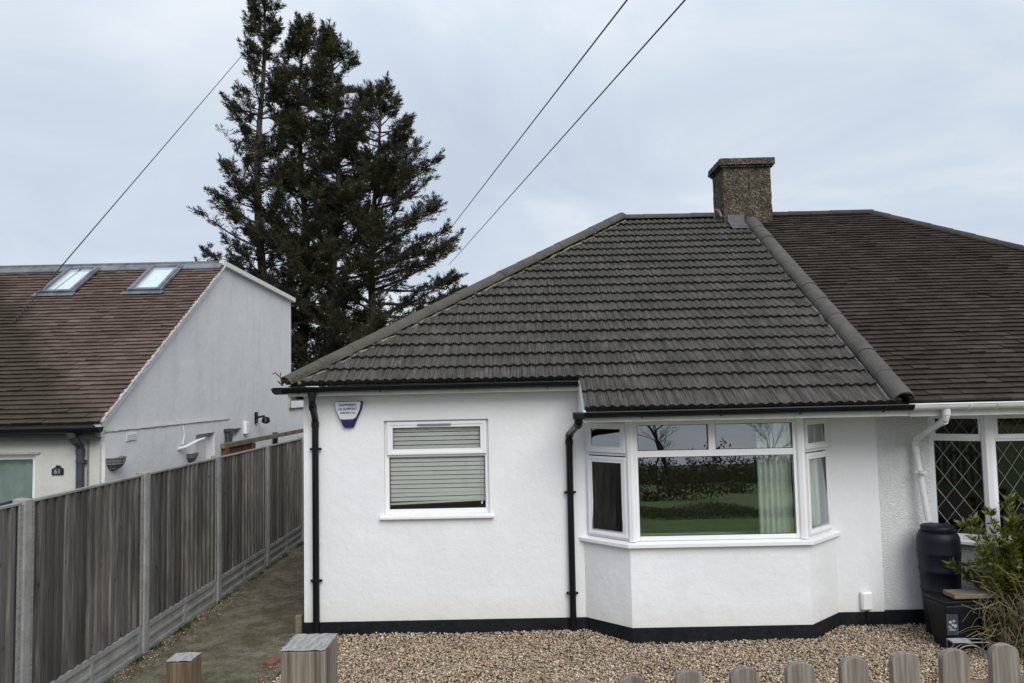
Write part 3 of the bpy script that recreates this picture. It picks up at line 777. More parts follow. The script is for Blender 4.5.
# meter box
m = MB(); m.box(3.54, 3.655, WY-.055, WY, .185, .375); MBX = m.build('meter_box', M['upvc'], H, bevel=.016); MBX['label'] = 'white cable box low on the wall'
m = MB(); m.box(3.552, 3.645, WY-.0605, WY-.0555, .20, .36); m.build('box_cover', M['upvc'], MBX, bevel=.002)
m = MB(); m.tube([(3.60, WY-.03, .19), (3.60, WY-.03, .0)], .011, 8); m.build('conduit', M['bin'], MBX)

# ------------------------------------------------------------------ RIGHT NEIGHBOUR (other half of the semi)
NB = empty('attached_bungalow', (6.5, WY, 0), 'rough rendered right half of the pair with brown plain tiles and leaded windows', 'house')
XR = 9.82
m = MB(); wall_holes(m, V3((XM, WY, 0)), V3((1,0,0)), V3((0,1,0)), XR-XM, .162, 2.5, [(4.36-XM, 7.1-XM, .94, 2.225)])
nb = [(4.30, WY), (4.80, 7.75), (6.70, 7.75), (7.20, WY)]
for (p, q) in zip(nb[:-1], nb[1:]): m.add([(*p, .162), (*q, .162), (*q, .90), (*p, .90)], [(0,1,2,3)])
m.add([(*p, .899) for p in nb], [(0,1,2,3)])
m.add([(XR, WY, 0), (XR, 16.05, 0), (XR, 16.05, 2.5), (XR, WY, 2.5)], [(0,1,2,3)]); m.add([(XM, 16.05, 0), (XR, 16.05, 0), (XR, 16.05, 2.5), (XM, 16.05, 2.5)], [(0,1,2,3)])
m.build('wall', M['rough_render'], NB)
m = MB(); m.box(XM-.005, 4.30, WY-.024, WY+.1, -.1, .175); m.box(7.2, XR, WY-.024, WY+.1, -.1, .175)
for (p, q) in zip(nb[:-1], nb[1:]):
    p, q = V3((*p, 0)), V3((*q, 0)); U = (q-p).normalized(); nn = -U.cross(UP) if U.cross(UP).y > 0 else U.cross(UP)
    m.fbox((p, U, UP, nn), 0, (q-p).length, -.1, .173, -.08, .014)
m.build('plinth', M['plinth'], NB)
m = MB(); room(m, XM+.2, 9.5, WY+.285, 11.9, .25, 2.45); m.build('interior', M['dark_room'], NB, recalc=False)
Vv, Ff = plain_courses(V3((0, EY, EZ)), EX, ES, EN, PX+.04, 10.6, 0, SL-.03, .0985, .165, 1.0)
roofpart('tile_slope', Vv, Ff, M['brown_tile'], [(V3((RX1, RY, 0)), V3((1, 1, 0)).normalized()), (V3((PX+.02, 0, 0)), V3((-1, 0, 0)))], NB)
m = MB(); ex = RX1+(RY-EY)
m.add([(PX, EY+.03, EZ-.02), (ex, EY+.03, EZ-.02), (RX1, RY, RZ-.02), (PX, RY, RZ-.02)], [(0,1,2,3)])
m.add([(ex, EY, EZ), (ex, 2*RY-EY, EZ), (RX1, RY, RZ)], [(0,1,2)]); m.add([(PX, 2*RY-EY, EZ), (ex, 2*RY-EY, EZ), (RX1, RY, RZ), (PX, RY, RZ)], [(0,1,2,3)])
m.build('roof_deck', M['brown_tile'], NB)
ridge_run('top_ridge', ((4.10, RY, RZ-.01), (RX1+.03, RY, RZ-.0)), .105, .32, M['brown_ridge'], NB, .75)
ridge_run('hip_ridge', ((ex, EY, EZ-.01), (RX1, RY, RZ)), .10, .32, M['brown_ridge'], NB, .75)
m = MB(); m.box(PX+.055, 10.3, EY+.005, EY+.025, 2.225, 2.350); m.box(PX+.055, 10.3, EY+.025, WY, 2.225, 2.238); m.build('fascia', M['upvc_old'], NB)
gutter('gutter', (PX+.05, EY-.055, 2.345), (10.4, EY-.055, 2.36), .060, M['upvc_old'], NB, (.08,.12,.22,.35))
downpipe([(4.125, EY-.055, 2.30), (4.125, EY-.04, 2.19), (4.165, 7.96, 1.97), (4.17, 8.01, 1.90), (4.225, 7.93, 1.12)], M['upvc_old'], NB, .032, ((1.62, 4.19),))
# leaded bay
def lattice(m, F, u0, u1, v0, v1, w, a=.165, b=.235, hw=.0032):
    O, U, Vv_, Wd = F
    k = -40
    lines = []
    for s_1 in (1, -1):
        for k in range(-30, 31):
            # v = s*(b/a)*u + k*b
            pts = []
            sl = s_1*b/a
            for uu in (u0, u1):
                v = v0+sl*(uu-u0)+k*b
                if v0 <= v <= v1: pts.append((uu, v))
            for vv in (v0, v1):
                u = u0+(vv-v0-k*b)/sl
                if u0 < u < u1: pts.append((u, vv))
            if len(pts) >= 2 and (abs(pts[0][0]-pts[1][0])+abs(pts[0][1]-pts[1][1])) > .01:
                p, q = pts[0], pts[1]; A = O+U*p[0]+Vv_*p[1]+Wd*w; B = O+U*q[0]+Vv_*q[1]+Wd*w
                m.tube([A, B], hw, 4)
def leaded(parent, A, B, ul, ur, top=2.20):
    A, B = V3((*A, 0)), V3((*B, 0)); U = (B-A).normalized(); n = U.cross(UP).normalized()
    if n.y > 0: n = -n
    L = (B-A).length; F = (A-n*.05, U, UP, n)
    m = MB(); ring(m, F, ul, L-ur, .925, 2.225, .055, -.03, .02, .05); m.fbox(F, ul+.055, L-ur-.055, 1.935, 1.985, -.03, .019)
    m.build('window_frame', M['upvc'], parent, bevel=.003)
    m = MB(); ring(m, F, ul+.03, L-ur-.03, 1.96, 2.215, .048, .021, .036); m.build('sash', M['upvc'], parent, bevel=.003)
    for (v0, v1) in ((1.99, 2.175), (.975, 1.935)):
        pane(F, ul+.05, L-ur-.05, v0, v1, -.004, parent, M['dark_glass'])
        m = MB(); lattice(m, F, ul+.055, L-ur-.055, v0, v1, .002); m.build('lead_lattice', M['lattice'], parent)
m = MB(); m.tube([(4.80, 7.79, .92), (4.80, 7.79, 2.23)], .062, 8)
LB = m.build('leaded_bay_window', M['upvc'], NB)
m = MB(); m.tube([(6.70, 7.79, .92), (6.70, 7.79, 2.23)], .062, 8); m.build('corner_post', M['upvc'], LB)
leaded(LB, (4.33, WY-.02), (4.80, 7.75), 0.0, .02)
for i in range(3): leaded(LB, (4.80+i*.633, 7.75), (4.80+(i+1)*.633, 7.75), .02, .01)
m = MB(); nso = [(4.22, WY-.01), (4.77, 7.68), (6.73, 7.68), (7.28, WY-.01)]; nsi = [(4.40, WY), (4.85, 7.83), (6.65, 7.83), (7.1, WY)]
for i in range(3):
    a, b, c, d = nso[i], nso[i+1], nsi[i+1], nsi[i]
    m.add([(*a, .885), (*b, .885), (*c, .885), (*d, .885), (*a, .91), (*b, .91), (*c, .93), (*d, .93)], [(0,1,2,3),(4,5,6,7),(0,1,5,4),(2,3,7,6),(3,0,4,7),(1,2,6,5)])
m.build('sill', M['upvc'], LB)
m = MB(); m.add([(*p, 2.2335) for p in nb], [(0,1,2,3)]); m.build('head_board', M['upvc'], LB)

# ------------------------------------------------------------------ LEFT NEIGHBOUR
GX, GY = -4.53, 8.12
LE, LEZ, LK = 7.95, 2.30, .660
LT = 11.42
LN = empty('gabled_bungalow', (-7, GY, 0), 'neighbouring bungalow with grey gable wall, red-brown tiles and two rooflights', 'house')
def lz(y): return LEZ+LK*(y-LE)
lc, ls = math.cos(math.atan(LK)), math.sin(math.atan(LK)); LES = V3((0, lc, ls)); LEN = V3((0, -ls, lc))
# gable wall with real openings (door 10.44-11.09, small window 11.78-12.07)
m = MB()
def gw(y0, y1, z0, z1): m.add([(GX, y0, z0), (GX, y1, z0), (GX, y1, z1), (GX, y0, z1)], [(0,1,2,3)])
ztop = 2.2
wall_holes(m, V3((GX, GY, 0)), V3((0,1,0)), V3((-1,0,0)), 14.93-GY, 0, ztop, [(10.44-GY, 11.09-GY, .02, 2.03), (11.74-GY, 12.10-GY, 1.0, 2.01)], .3)
m.add([(GX, GY, ztop), (GX, 14.93, ztop), (GX, 14.93, 4.44), (GX, LT+.1, 4.57), (GX, LT-.1, lz(LT-.1)-.02), (GX, GY, lz(GY)-.03)], [(0,1,2,3,4,5)])
m.add([(GX, 14.93, 0), (-11, 14.93, 0), (-11, 14.93, 4.44), (GX, 14.93, 4.44)], [(0,1,2,3)])
m.box(-9, GX-.002, 14.932, 18.2, 0, 2.66)
m.build('gable_wall', M['grey_render'], LN)
m = MB(); wall_holes(m, V3((-11, GY, 0)), V3((1,0,0)), V3((0,1,0)), 11+GX-.003, 0, 2.4, [(11-7.2, 11-5.235, .9, 1.985)])
m.build('front_wall', M['cream_render'], LN)
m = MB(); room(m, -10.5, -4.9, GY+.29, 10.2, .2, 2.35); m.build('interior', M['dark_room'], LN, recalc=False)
# projecting lower strip of wall & trim
m = MB()
yy = np.linspace(GY+.02, 11.64, 40)
m.tube([(GX+.036, y, 2.205+random.uniform(-.003,.003)) for y in yy], [.013+random.uniform(-.003,.003) for _ in yy], 6)
m.build('drip_trim', M['white_mortar'], LN)
m = MB(); m.box(GX+.001, GX+.035, GY+.03, 10.44, .0, 2.195); m.box(GX+.001, GX+.035, 11.09, 11.64, .0, 2.195); m.box(GX+.001, GX+.035, 10.44, 11.09, 2.032, 2.195)
m.build('lower_wall', M['grey_render'], LN)
# front window
F = (V3((-7.2, GY+.05, 0)), V3((1,0,0)), UP, V3((0,-1,0)))
m = MB(); ring(m, F, 0, 1.965, .9, 1.985, .06, -.05, .0); m.fbox(F, .95, 1.0, .96, 1.92, -.05, -.002)
LW = m.build('window', M['upvc'], LN, bevel=.004); LW['label'] = 'white framed front window with a blue-grey blind inside'
pane(F, .05, 1.92, .95, 1.94, -.02, LW, M['clear_glass'])
m = MB(); m.fbox(F, -.05, 2.02, .86, .898, -.05, .09); m.build('sill', M['upvc'], LW)
m = MB(); m.fbox(F, -.05, 2.02, 1.986, 2.004, -.04, .075); m.build('lintel_drip', M['white_mortar'], LW)
o = MB()
vs = []; fs = []
nn = 90
for i in range(nn+1):
    x = -7.15+1.85*i/nn; y = GY+.16+.012*math.sin(i*1.1); vs += [(x, y, .95), (x, y, 1.98)]
for i in range(nn): fs.append((2*i, 2*i+2, 2*i+3, 2*i+1))
o.add(vs, fs); o = o.build('window_blind', M['net'], None, smooth=True, recalc=False); tag(o, 'blue-grey hanging blind behind the left neighbour front window', 'blind')
# number plaque
m = MB(); px, pz = -4.985, 1.80
m.prism([(px-.062, pz-.045), (px+.062, pz-.045), (px+.062, pz+.022), (px+.040, pz+.030), (px+.022, pz+.055), (px-.012, pz+.060), (px-.030, pz+.034), (px-.062, pz+.022)], 1, GY-.014, GY)
PQ = m.build('number_plaque', M['slate'], LN); text('61', .075, (px, GY-.0155, pz-.008), (R(90), 0, 0), M['plaque_white'], PQ, name='digits')
# roof tiles; rooflights cut out
RL = [(-6.80, -6.35), (-5.53, -5.09)]
s_a, s_b = (10.60-LE)/lc, (11.30-LE)/lc
def skipl(x, s): return any(a-.02 < x < b+.02 for a, b in RL) and s_a-.06 < s < s_b-.03
Vv, Ff = plain_courses(V3((0, LE, LEZ)), EX, LES, LEN, -11, GX+.10, 0, (LT-LE)/lc-.14, .092, .165, .5, skipl)
roofpart('tile_slope', Vv, Ff, M['red_tile'], [(V3((GX+.085, 0, 0)), V3((1, 0, 0)))], LN)
m = MB()
segs = [-11, RL[0][0], RL[0][1], RL[1][0], RL[1][1], GX+.06]
for i in range(5):
    a, b = segs[i], segs[i+1]
    if i in (1, 3):
        for (y0, y1) in ((LE+.03, 10.62), (11.28, LT)): m.add([(a, y0, lz(y0)-.02), (b, y0, lz(y0)-.02), (b, y1, lz(y1)-.02), (a, y1, lz(y1)-.02)], [(0,1,2,3)])
    else: m.add([(a, LE+.03, lz(LE+.03)-.02), (b, LE+.03, lz(LE+.03)-.02), (b, LT, lz(LT)-.02), (a, LT, lz(LT)-.02)], [(0,1,2,3)])
m.build('roof_deck', M['red_tile'], LN)
# lead upstand + flat top
m = MB(); yb = LT-.06
m.prism([(yb-.13, lz(yb-.13)+.03), (yb, lz(yb)+.045), (yb, 4.625), (yb-.012, 4.625), (yb-.014, lz(yb)+.06), (yb-.13, lz(yb-.13)+.045)], 0, -11, GX+.05)
m.build('lead_upstand', M['lead'], LN)
m = MB(); m.prism([(yb-.03, 4.626), (14.98, 4.49), (14.98, 4.44), (LT, 4.575), (yb-.03, 4.60)], 0, -11, GX+.05); m.build('flat_roof', M['lead'], LN)
m = MB(); m.prism([(yb-.04, 4.630), (15.0, 4.492), (15.0, 4.415), (LT+.02, 4.555), (yb-.04, 4.56)], 0, GX+.003, GX+.075); m.build('roof_edge_trim', M['upvc_old'], LN)
# verge mortar
m = MB(); ys_ = np.linspace(LE+.02, LT-.08, 90)
m.tube([(GX+.082, y, lz(y)+.004+random.uniform(-.006,.005)) for y in ys_], [.018+random.uniform(-.005,.005) for _ in ys_], 6)
m.box(GX+.0, GX+.08, LE+.04, LE+.06, 2.24, 2.3)
m.build('verge_mortar', M['white_mortar'], LN)
m = MB(); m.prism([(LE+.03, lz(LE+.03)-.075), (LT-.1, lz(LT-.1)-.075), (LT-.1, lz(LT-.1)-.022), (LE+.03, lz(LE+.03)-.022)], 0, GX+.002, GX+.072)
m.build('verge_soffit', M['grey_render'], LN)
m = MB(); m.box(-11, GX+.02, LE+.03, LE+.05, 2.14, 2.28); m.box(-11, GX+.02, LE+.05, GY, 2.14, 2.15); m.build('fascia', M['dark_grey_plastic'], LN)
gutter('gutter', (-11, LE-.03, 2.262), (GX+.11, LE-.03, 2.262), .055, M['black_plastic'], LN, (.55,.75,.97))
downpipe([(-4.73, LE-.03, 2.22), (-4.73, LE-.02, 2.16), (-4.72, GY-.05, 2.06), (-4.715, GY-.05, .2)], M['dark_grey_plastic'], LN, .040, ((1.90,-4.715),))
m = MB(); m.tube([(-4.655, GY-.02, 2.2), (-4.652, GY-.02, 1.0), (-4.65, GY-.02, .2)], .008, 6); m.build('cable', M['steel'], LN)
# rooflights
for i, (a, b) in enumerate(RL):
    O = V3((a, 10.60, lz(10.60))); F = (O, V3((1,0,0)), LES, LEN); w = b-a; hh = s_b-s_a
    m = MB(); ring(m, F, 0, w, 0, hh, .035, -.08, .075, .05); ring(m, F, .03, w-.03, .04, hh-.03, .03, .03, .062)
    rl = m.build('rooflight', M['lead'], LN, bevel=.005); rl['label'] = 'tilted rooflight nearer the gable end' if i else 'tilted rooflight farther left'
    pane(F, .05, w-.05, .06, hh-.05, .055, rl, M['roof_glass'])
    m = MB(); m.fbox(F, .04, w-.04, .05, hh-.04, .01, .02); m.build('sky_sheen_panel', M['rl_sheen'], rl)  # pale panel added under the pane, its colour imitates the sky reflection
    m = MB(); m.fbox(F, -.08, w+.06, -.09, -.005, .034, .042); m.fbox(F, -.03, -.003, 0, hh, .03, .06); m.fbox(F, w+.003, w+.03, 0, hh, .03, .06); m.build('lead_apron', M['lead'], rl)
# gable side fittings
m = MB(); m.box(GX-.10, GX-.06, 10.44, 11.09, .02, 2.03); D_ = m.build('side_door', M['upvc'], LN)
m = MB(); m.box(GX-.0595, GX-.05, 10.55, 10.98, 1.1, 1.93); m.build('door_panel', M['upvc_old'], D_)
F = (V3((GX-.05, 11.74, 0)), V3((0,1,0)), UP, V3((1,0,0)))
m = MB(); ring(m, F, 0, .36, 1.0, 2.01, .05, -.05, 0); sw = m.build('window', M['upvc'], LN); sw['label'] = 'small white framed side window'
pane(F, .05, .31, 1.05, 1.96, -.02, sw, M['dark_glass'])
m = MB(); m.box(GX-.02, GX+.03, 11.70, 12.14, 2.012, 2.04); m.build('lintel', M['dark_grey_plastic'], LN)
m = MB(); m.tube([(GX+.07, 11.50, 2.03), (GX+.07, 11.50, .2)], .055, 10); m.box(GX+.001, GX+.13, 11.42, 11.58, 2.02, 2.06); m.build('soil_pipe', M['dark_grey_plastic'], LN)
m = MB(); m.tube([(GX+.05, 13.8, 1.87), (GX+.05, 13.8, .2)], .045, 10); m.build('flue_pipe', M['black_plastic'], LN)
m = MB(); m.box(GX+.001, GX+.06, 12.32, 12.46, 1.93, 2.13); m.build('white_box', M['upvc'], LN, bevel=.01)
m = MB(); m.box(GX+.001, GX+.03, 12.85, 12.95, 2.08, 2.27); m.tube([(GX+.03, 12.9, 2.18), (GX+.14, 12.92, 2.20), (GX+.17, 12.92, 2.12)], .02, 8)
m.lathe([(.03, 0), (.075, .03), (.06, .10), (.02, .12)], (GX+.17, 12.93, 2.07), 12); m.build('wall_lamp', M['black_plastic'], LN)
m = MB(); m.box(GX+.001, GX+.03, 14.80, 15.86, 2.29, 2.47); uw = m.build('high_window', M['upvc'], LN)
m = MB(); m.box(GX+.03, GX+.033, 14.76, 14.80, 2.26, 2.50); m.box(GX+.03, GX+.033, 14.80, 15.86, 2.262, 2.288); m.build('window_edge', M['black_plastic'], uw)
m = MB(); m.box(GX+.036, GX+.044, 8.58, 8.80, 2.07, 2.16); 
for k in range(4): m.box(GX+.045, GX+.051, 8.59, 8.79, 2.08+.02*k, 2.088+.02*k)
m.build('air_brick', M['grey_render'], LN)
m = MB()                                   # curved white bracket
m.tube([(GX+.04, 9.88, 1.88), (GX+.10, 9.98, 1.90), (GX+.2, 10.10, 1.97), (GX+.26, 10.2, 2.0)], [.018,.024,.02,.01], 8)
m.tube([(GX+.05, 10.0, 2.18), (GX+.06, 10.02, 2.05), (GX+.05, 10.0, 1.93)], .012, 6); m.build('lamp_bracket', M['upvc_old'], LN)
# half-basket planters hung on the gable
def half_basket(y, z, r, label):
    root = empty('wall_basket', (GX+.036, y, z), label, 'planter', 'wire baskets hung on the gable wall')
    m = MB()
    for k in range(9):
        a = math.pi*k/8; m.tube([(GX+.04+math.sin(a)*r*math.cos(t)*.9, y-math.cos(a)*r*math.cos(t), z-math.sin(t)*r*1.0) for t in np.linspace(0, 1.5, 7)], .004, 5)
    for t in (0, .5, 1.0):
        m.tube([(GX+.04+math.sin(a)*r*math.cos(t)*.9, y-math.cos(a)*r*math.cos(t), z-math.sin(t)*r) for a in np.linspace(0, math.pi, 13)], .005, 5)
    m.build('wire_frame', M['steel'], root)
    m = MB(); vs = []; fs = []
    for i, t in enumerate(np.linspace(.05, 1.5, 6)):
        for a in np.linspace(0, math.pi, 11): vs.append((GX+.04+math.sin(a)*r*.93*math.cos(t)*.9, y-math.cos(a)*r*.93*math.cos(t), z-math.sin(t)*r*.95))
    for i in range(5):
        for k in range(10): fs.append((i*11+k, i*11+k+1, (i+1)*11+k+1, (i+1)*11+k))
    m.add(vs, fs); m.add(vs[:11], [tuple(range(11))]); m.build('liner', M['basket_liner'], root)
half_basket(8.30, 1.915, .14, 'grey half-basket planter on the gable wall near the front corner')
half_basket(10.25, 1.79, .11, 'small grey half-basket planter beside the side door')

# ------------------------------------------------------------------ boundary fence
FX = -3.803
FN = empty('boundary_fence', (FX, 9, 0), 'weathered grey board fence with concrete posts along the path', 'fence')
posts = [5.835+1.86*i for i in range(-2, 7)]
for i, y in enumerate(posts):
    zt = 1.80
    m = MB(); m.prism([(FX-.10, y-.05), (FX-.01, y-.05), (FX, y-.04), (FX, y+.04), (FX-.01, y+.05), (FX-.10, y+.05)], 2, -.2, zt+.015)
    # sloped weathered top
    m.v = [(x, yy_, z-(.012 if (z > 1 and x > FX-.02) else 0)) for x, yy_, z in m.v]
    m.build('fence_post', M['concrete'], FN, bevel=.006)
for i in range(len(posts)-1):
    y0, y1 = posts[i]+.052, posts[i+1]-.052; zg = 0
    zt = 1.80+zg
    m = MB(); m.box(FX-.075, FX-.035, y0, y1, -.15+zg, .285+zg); m.box(FX-.036, FX-.018, y0+.02, y1-.02, .235+zg, .284+zg); m.box(FX-.036, FX-.018, y0+.02, y1-.02, .0+zg, .045+zg); m.box(FX-.036, FX-.020, y0+.02, y1-.02, .125+zg, .155+zg)
    for q in (y0+.03, (y0+y1)/2, y1-.03): m.box(FX-.036, FX-.0195, q-.025, q+.025, .045+zg, .235+zg)
    m.build('gravel_board', M['concrete'], FN)
    nb_ = 15; bwid = (y1-y0)/nb_; m = MB()
    for k in range(nb_):
        a = y0+k*bwid; b = a+bwid+.012; j = random.uniform(-.004, .004); h = zt-.03+random.uniform(-.006, .004)
        m.prism([(FX-.066, a), (FX-.022+j, a+.001), (FX-.052+j, b), (FX-.066, b)], 2, .288+zg+random.uniform(0,.006), h)
    pn = m.build('fence_panel', M['fence_wood'], FN)
    m = MB(); m.box(FX-.080, FX-.022, y0, y1, zt-.029, zt-.013); m.build('capping', M['cap_wood'], pn)
    for ya in (y0, y1-.035):
        m = MB(); m.box(FX-.029, FX-.012, ya, ya+.035, .288+zg, zt-.031); m.build('batten', M['cap_wood'], pn)
# things beyond the fence
m = MB()
g = empty('side_gate', (-4.15, 10.9, 0), 'red-brown wooden gate under a long rail beyond the fence', 'gate')
m.box(-4.16, -4.10, 10.45, 14.4, 1.835, 1.90); m.build('rail', M['rail_wood'], g)
m = MB()
for k in range(6): m.box(-4.155, -4.13, 10.72+k*.13, 10.72+k*.13+.122, .2, 1.825)
m.build('board_panel', M['red_wood'], g)
m = MB(); m.box(-4.17, -4.09, 10.50, 10.60, 0, 1.83); m.box(-4.17, -4.09, 11.56, 11.66, 0, 1.83); m.build('gate_post', M['red_wood'], g)
b_ = MB(); b_.prism([(7.35, 1.0), (7.95, 1.0), (7.98, 1.5), (7.3, 1.5)], 0, -5.2, -4.7)
wb = empty('wheelie_bin', (-4.95, 7.6, 0), 'dark wheelie bin with its lid just above the left fence', 'bin')
m = MB(); m.prism([(7.42, .05), (7.88, .05), (7.96, 1.46), (7.34, 1.46)], 0, -5.25, -4.80); m.build('body', M['bin'], wb, bevel=.02)
m = MB(); m.prism([(7.28, 1.462), (8.0, 1.462), (8.0, 1.50), (7.9, 1.54), (7.35, 1.515)], 0, -5.29, -4.77); m.build('lid', M['bin'], wb, bevel=.012)
m = MB()
for x in (-5.22, -4.83): m.tube([(x-.025, 7.86, .1), (x+.025, 7.86, .1)], .1, 16)
m.build('wheel', M['bin'], wb)

# ------------------------------------------------------------------ front posts and pickets
def square_post(name, x0, x1, y0, y1, z1, mat, label, cat='post', group=None):
    r = empty(name, ((x0+x1)/2, (y0+y1)/2, .6), label, cat, group)
    m = MB(); m.box(x0, x1, y0, y1, .4, z1-.004); m.build('shaft', mat, r, bevel=.003)
    n = 10; m = MB(); vs = []; fs = []
    for j in range(n+1):
        for i in range(n+1): vs.append((x0-.0005+(x1-x0+.001)*i/n, y0-.0005+(y1-y0+.001)*j/n, z1+random.uniform(-.0012, .0012)))
    for j in range(n):
        for i in range(n): fs.append((j*(n+1)+i, j*(n+1)+i+1, (j+1)*(n+1)+i+1, (j+1)*(n+1)+i))
    k = len(vs); m.add(vs, fs)
    m.build('end_grain', M['post_top'], r, recalc=False); return r
square_post('gate_post', -.637, -.520, 2.0, 2.135, 1.908, M['post_wood'], 'thick square weathered post at the path edge, its grey top showing')
square_post('low_post', -1.055, -.980, 2.25, 2.325, 1.80, M['small_post_wood'], 'thin square orange-brown post in the path mouth, left of the thick one')
PF = empty('picket_fence', (.8, 2.03, .95), 'low round-topped wooden picket fence along the front gravel', 'fence')
pk = [(1.296+.14*k, 2.081+.01*k, 1.861+.004*k) for k in range(1, 0, -1)]+[(1.296,2.081,1.861),(1.156,2.071,1.853),(1.017,2.061,1.851),(.879,2.052,1.844),(.729,2.041,1.838),(.580,2.031,1.831),(.433,2.020,1.830),(.279,2.010,1.822),(.143,2.0,1.812),(.0,1.99,1.803),(-.145,1.98,1.795),(-.29,1.97,1.787),(-.43,1.96,1.78)]
ang = math.atan(.07)
for i, (x, y, z) in enumerate(pk):
    hw = .0385+random.uniform(-.001, .001); th = .021; m = MB(); lean = random.uniform(-.006, .006)
    prof = [(-hw, .60-z)]+[(-hw, -.026)]
    for t in np.linspace(math.pi*.93, math.pi*.07, 12): prof.append((math.cos(t)*hw, -.027+math.sin(t)*.027))
    prof += [(hw, -.026), (hw, .60-z)]
    m.prism([(a+lean*(b+.4), b) for a, b in prof], 1, -th/2, th/2)
    cz, sz = math.cos(ang), math.sin(ang)
    m.v = [(x+a*cz-b*sz, y+.01+a*sz+b*cz, z+c) for a, b, c in m.v]
    m.build('picket', M['picket_wood'], PF, bevel=.002)
for zo in (-.135, -.62):
    m = MB(); d = V3((cz_ := math.cos(ang), math.sin(ang), .0)); A = V3((-.5, 1.955+.032, 1.785+zo)); B = V3((1.50, 2.095+.032, 1.858+zo)); U = (B-A).normalized()
    n = V3((0,1,0)); m.fbox((A, U, UP, n), 0, (B-A).length, -.035, .035, .0, .035); m.build('rail', M['rail_wood'], PF, bevel=.003)

# ------------------------------------------------------------------ water butt, bin, timber, misc
bc = (4.245, 7.80, 0)
wbt = empty('water_butt', bc, 'tall ribbed navy-black water butt under the white downpipe', 'water butt')
prof = [(.150, 0), (.165, .02), (.178, .25), (.190, .46), (.196, .47), (.196, .485), (.190, .495), (.200, .66), (.208, .67), (.208, .69), (.202, .70), (.209, .84), (.214, .85), (.214, .868), (.209, .88), (.212, .98), (.206, 1.02), (.186, 1.065), (.150, 1.082)]
prof = [(r*.94, z*.965) for r, z in prof]
m = MB(); m.lathe(prof, bc, 48); m.build('barrel', M['butt'], wbt, smooth=True)
m = MB(); m.lathe([(.152, 0), (.158, .006), (.158, .045), (.150, .055), (.06, .062), (.0, .063)], (bc[0], bc[1], 1.040), 40); m.build('lid', M['butt'], wbt, smooth=True)
m = MB(); m.lathe([(.153,0),(.17,0),(.17,.012),(.153,.014)], (bc[0], bc[1], 1.026), 40); m.build('rim', M['butt'], wbt)
# front bin: tapered square
tb = empty('planter_tub', (4.33, 7.36, 0), 'tapered square black tub in front of the water butt, silver print on its face', 'tub')
def taper(m, cx, cy, z0, z1, a, b, ang=0):
    vs = []
    for z, h in ((z0, a), (z1, b)):
        for sx, sy in ((-1,-1),(1,-1),(1,1),(-1,1)):
            x, y = sx*h, sy*h*.85; vs.append((cx+x*math.cos(ang)-y*math.sin(ang), cy+x*math.sin(ang)+y*math.cos(ang), z))
    m.add(vs, [(3,2,1,0),(4,5,6,7),(0,1,5,4),(1,2,6,5),(2,3,7,6),(3,0,4,7)])
m = MB(); taper(m, 4.14, 7.42, .02, .45, .135, .178, .12); m.build('tub_body', M['bin'], tb, bevel=.02)
m = MB(); taper(m, 4.14, 7.42, .452, .485, .188, .192, .12); m.build('tub_rim', M['bin'], tb, bevel=.008)
m = MB(); cx = 4.03
m.box(cx-.052, cx+.052, 7.238, 7.250, .18, .37); pnl = m.build('label_panel', M['dark_grey_plastic'], tb)
pnl.rotation_euler = (0, 0, 0)
m = MB()
for (a, b, r) in ((-.02,.26,.014),(.012,.27,.011),(.0,.235,.012),(-.03,.215,.009),(.025,.225,.016),(-.012,.205,.007)):
    m.lathe([(r, 0), (r, .001)], (0, 0, 0), 10)
    m.v[-20:] = [(cx+a+x, 7.2375-z, b+.04+y) for x, y, z in m.v[-20:]]
m.box(cx-.035, cx+.03, 7.2362, 7.2375, .225, .232); m.build('faded_print', M['sticker'], pnl)
# added for the dark void under the timber, also carries it: black crate
cr = empty('gap_filler', (4.62, 7.42, 0), 'black ribbed crate added for the dark gap under the pale timber board', 'filler')
m = MB(); taper(m, 4.53, 7.46, .02, .485, .17, .185, .05); m.build('filler_body', M['bin'], cr, bevel=.01)
m = MB()
for k in range(4): taper(m, 4.53, 7.46, .1+.1*k, .115+.1*k, .18+.003*k, .183+.003*k, .05)
m.build('ribs', M['bin'], cr)
m = MB(); F = (V3((4.25, 7.27, .502)), V3((1,.03,.0)).normalized(), V3((-.03,1,0)).normalized(), UP)
m.fbox(F, -.17, .36, 0, .19, .0, .042); o = m.build('timber_board', M['pale_timber'], None, bevel=.004); tag(o, 'short pale weathered timber board resting on the black tub and crate', 'board')
m = MB(); F = (V3((4.36, 7.06, .012)), V3((1,.02,0)).normalized(), V3((-.02,1,0)), UP)
wh = empty('wire_cloche', (4.32, 7.1, 0), 'low galvanised wire cloche with arched hoops by the black tub', 'cloche')
m = MB()
x0, x1 = 3.93, 4.26
for y in (7.07, 7.17): m.tube([(x0, y, .012), (x0, y, .17), (x1, y, .165), (x1, y, .012)], .006, 6)
m.tube([(x0, 7.07, .17), (x0, 7.17, .17)], .006, 6); m.tube([(x1, 7.07, .165), (x1, 7.17, .165)], .006, 6)
m.build('frame', M['steel'], wh)
for k, y in enumerate((7.07, 7.12, 7.17)):
    m = MB(); m.tube([(x0+.005+.30*(1-math.cos(t))/2, y, .012+.13*math.sin(t)) for t in np.linspace(0, math.pi, 14)], .0055, 6); m.build('hoop', M['steel'], wh)
m = MB(); m.box(x0, x0+.17, 7.075, 7.165, .171, .178); m.build('cover_strip', M['sticker'], wh)
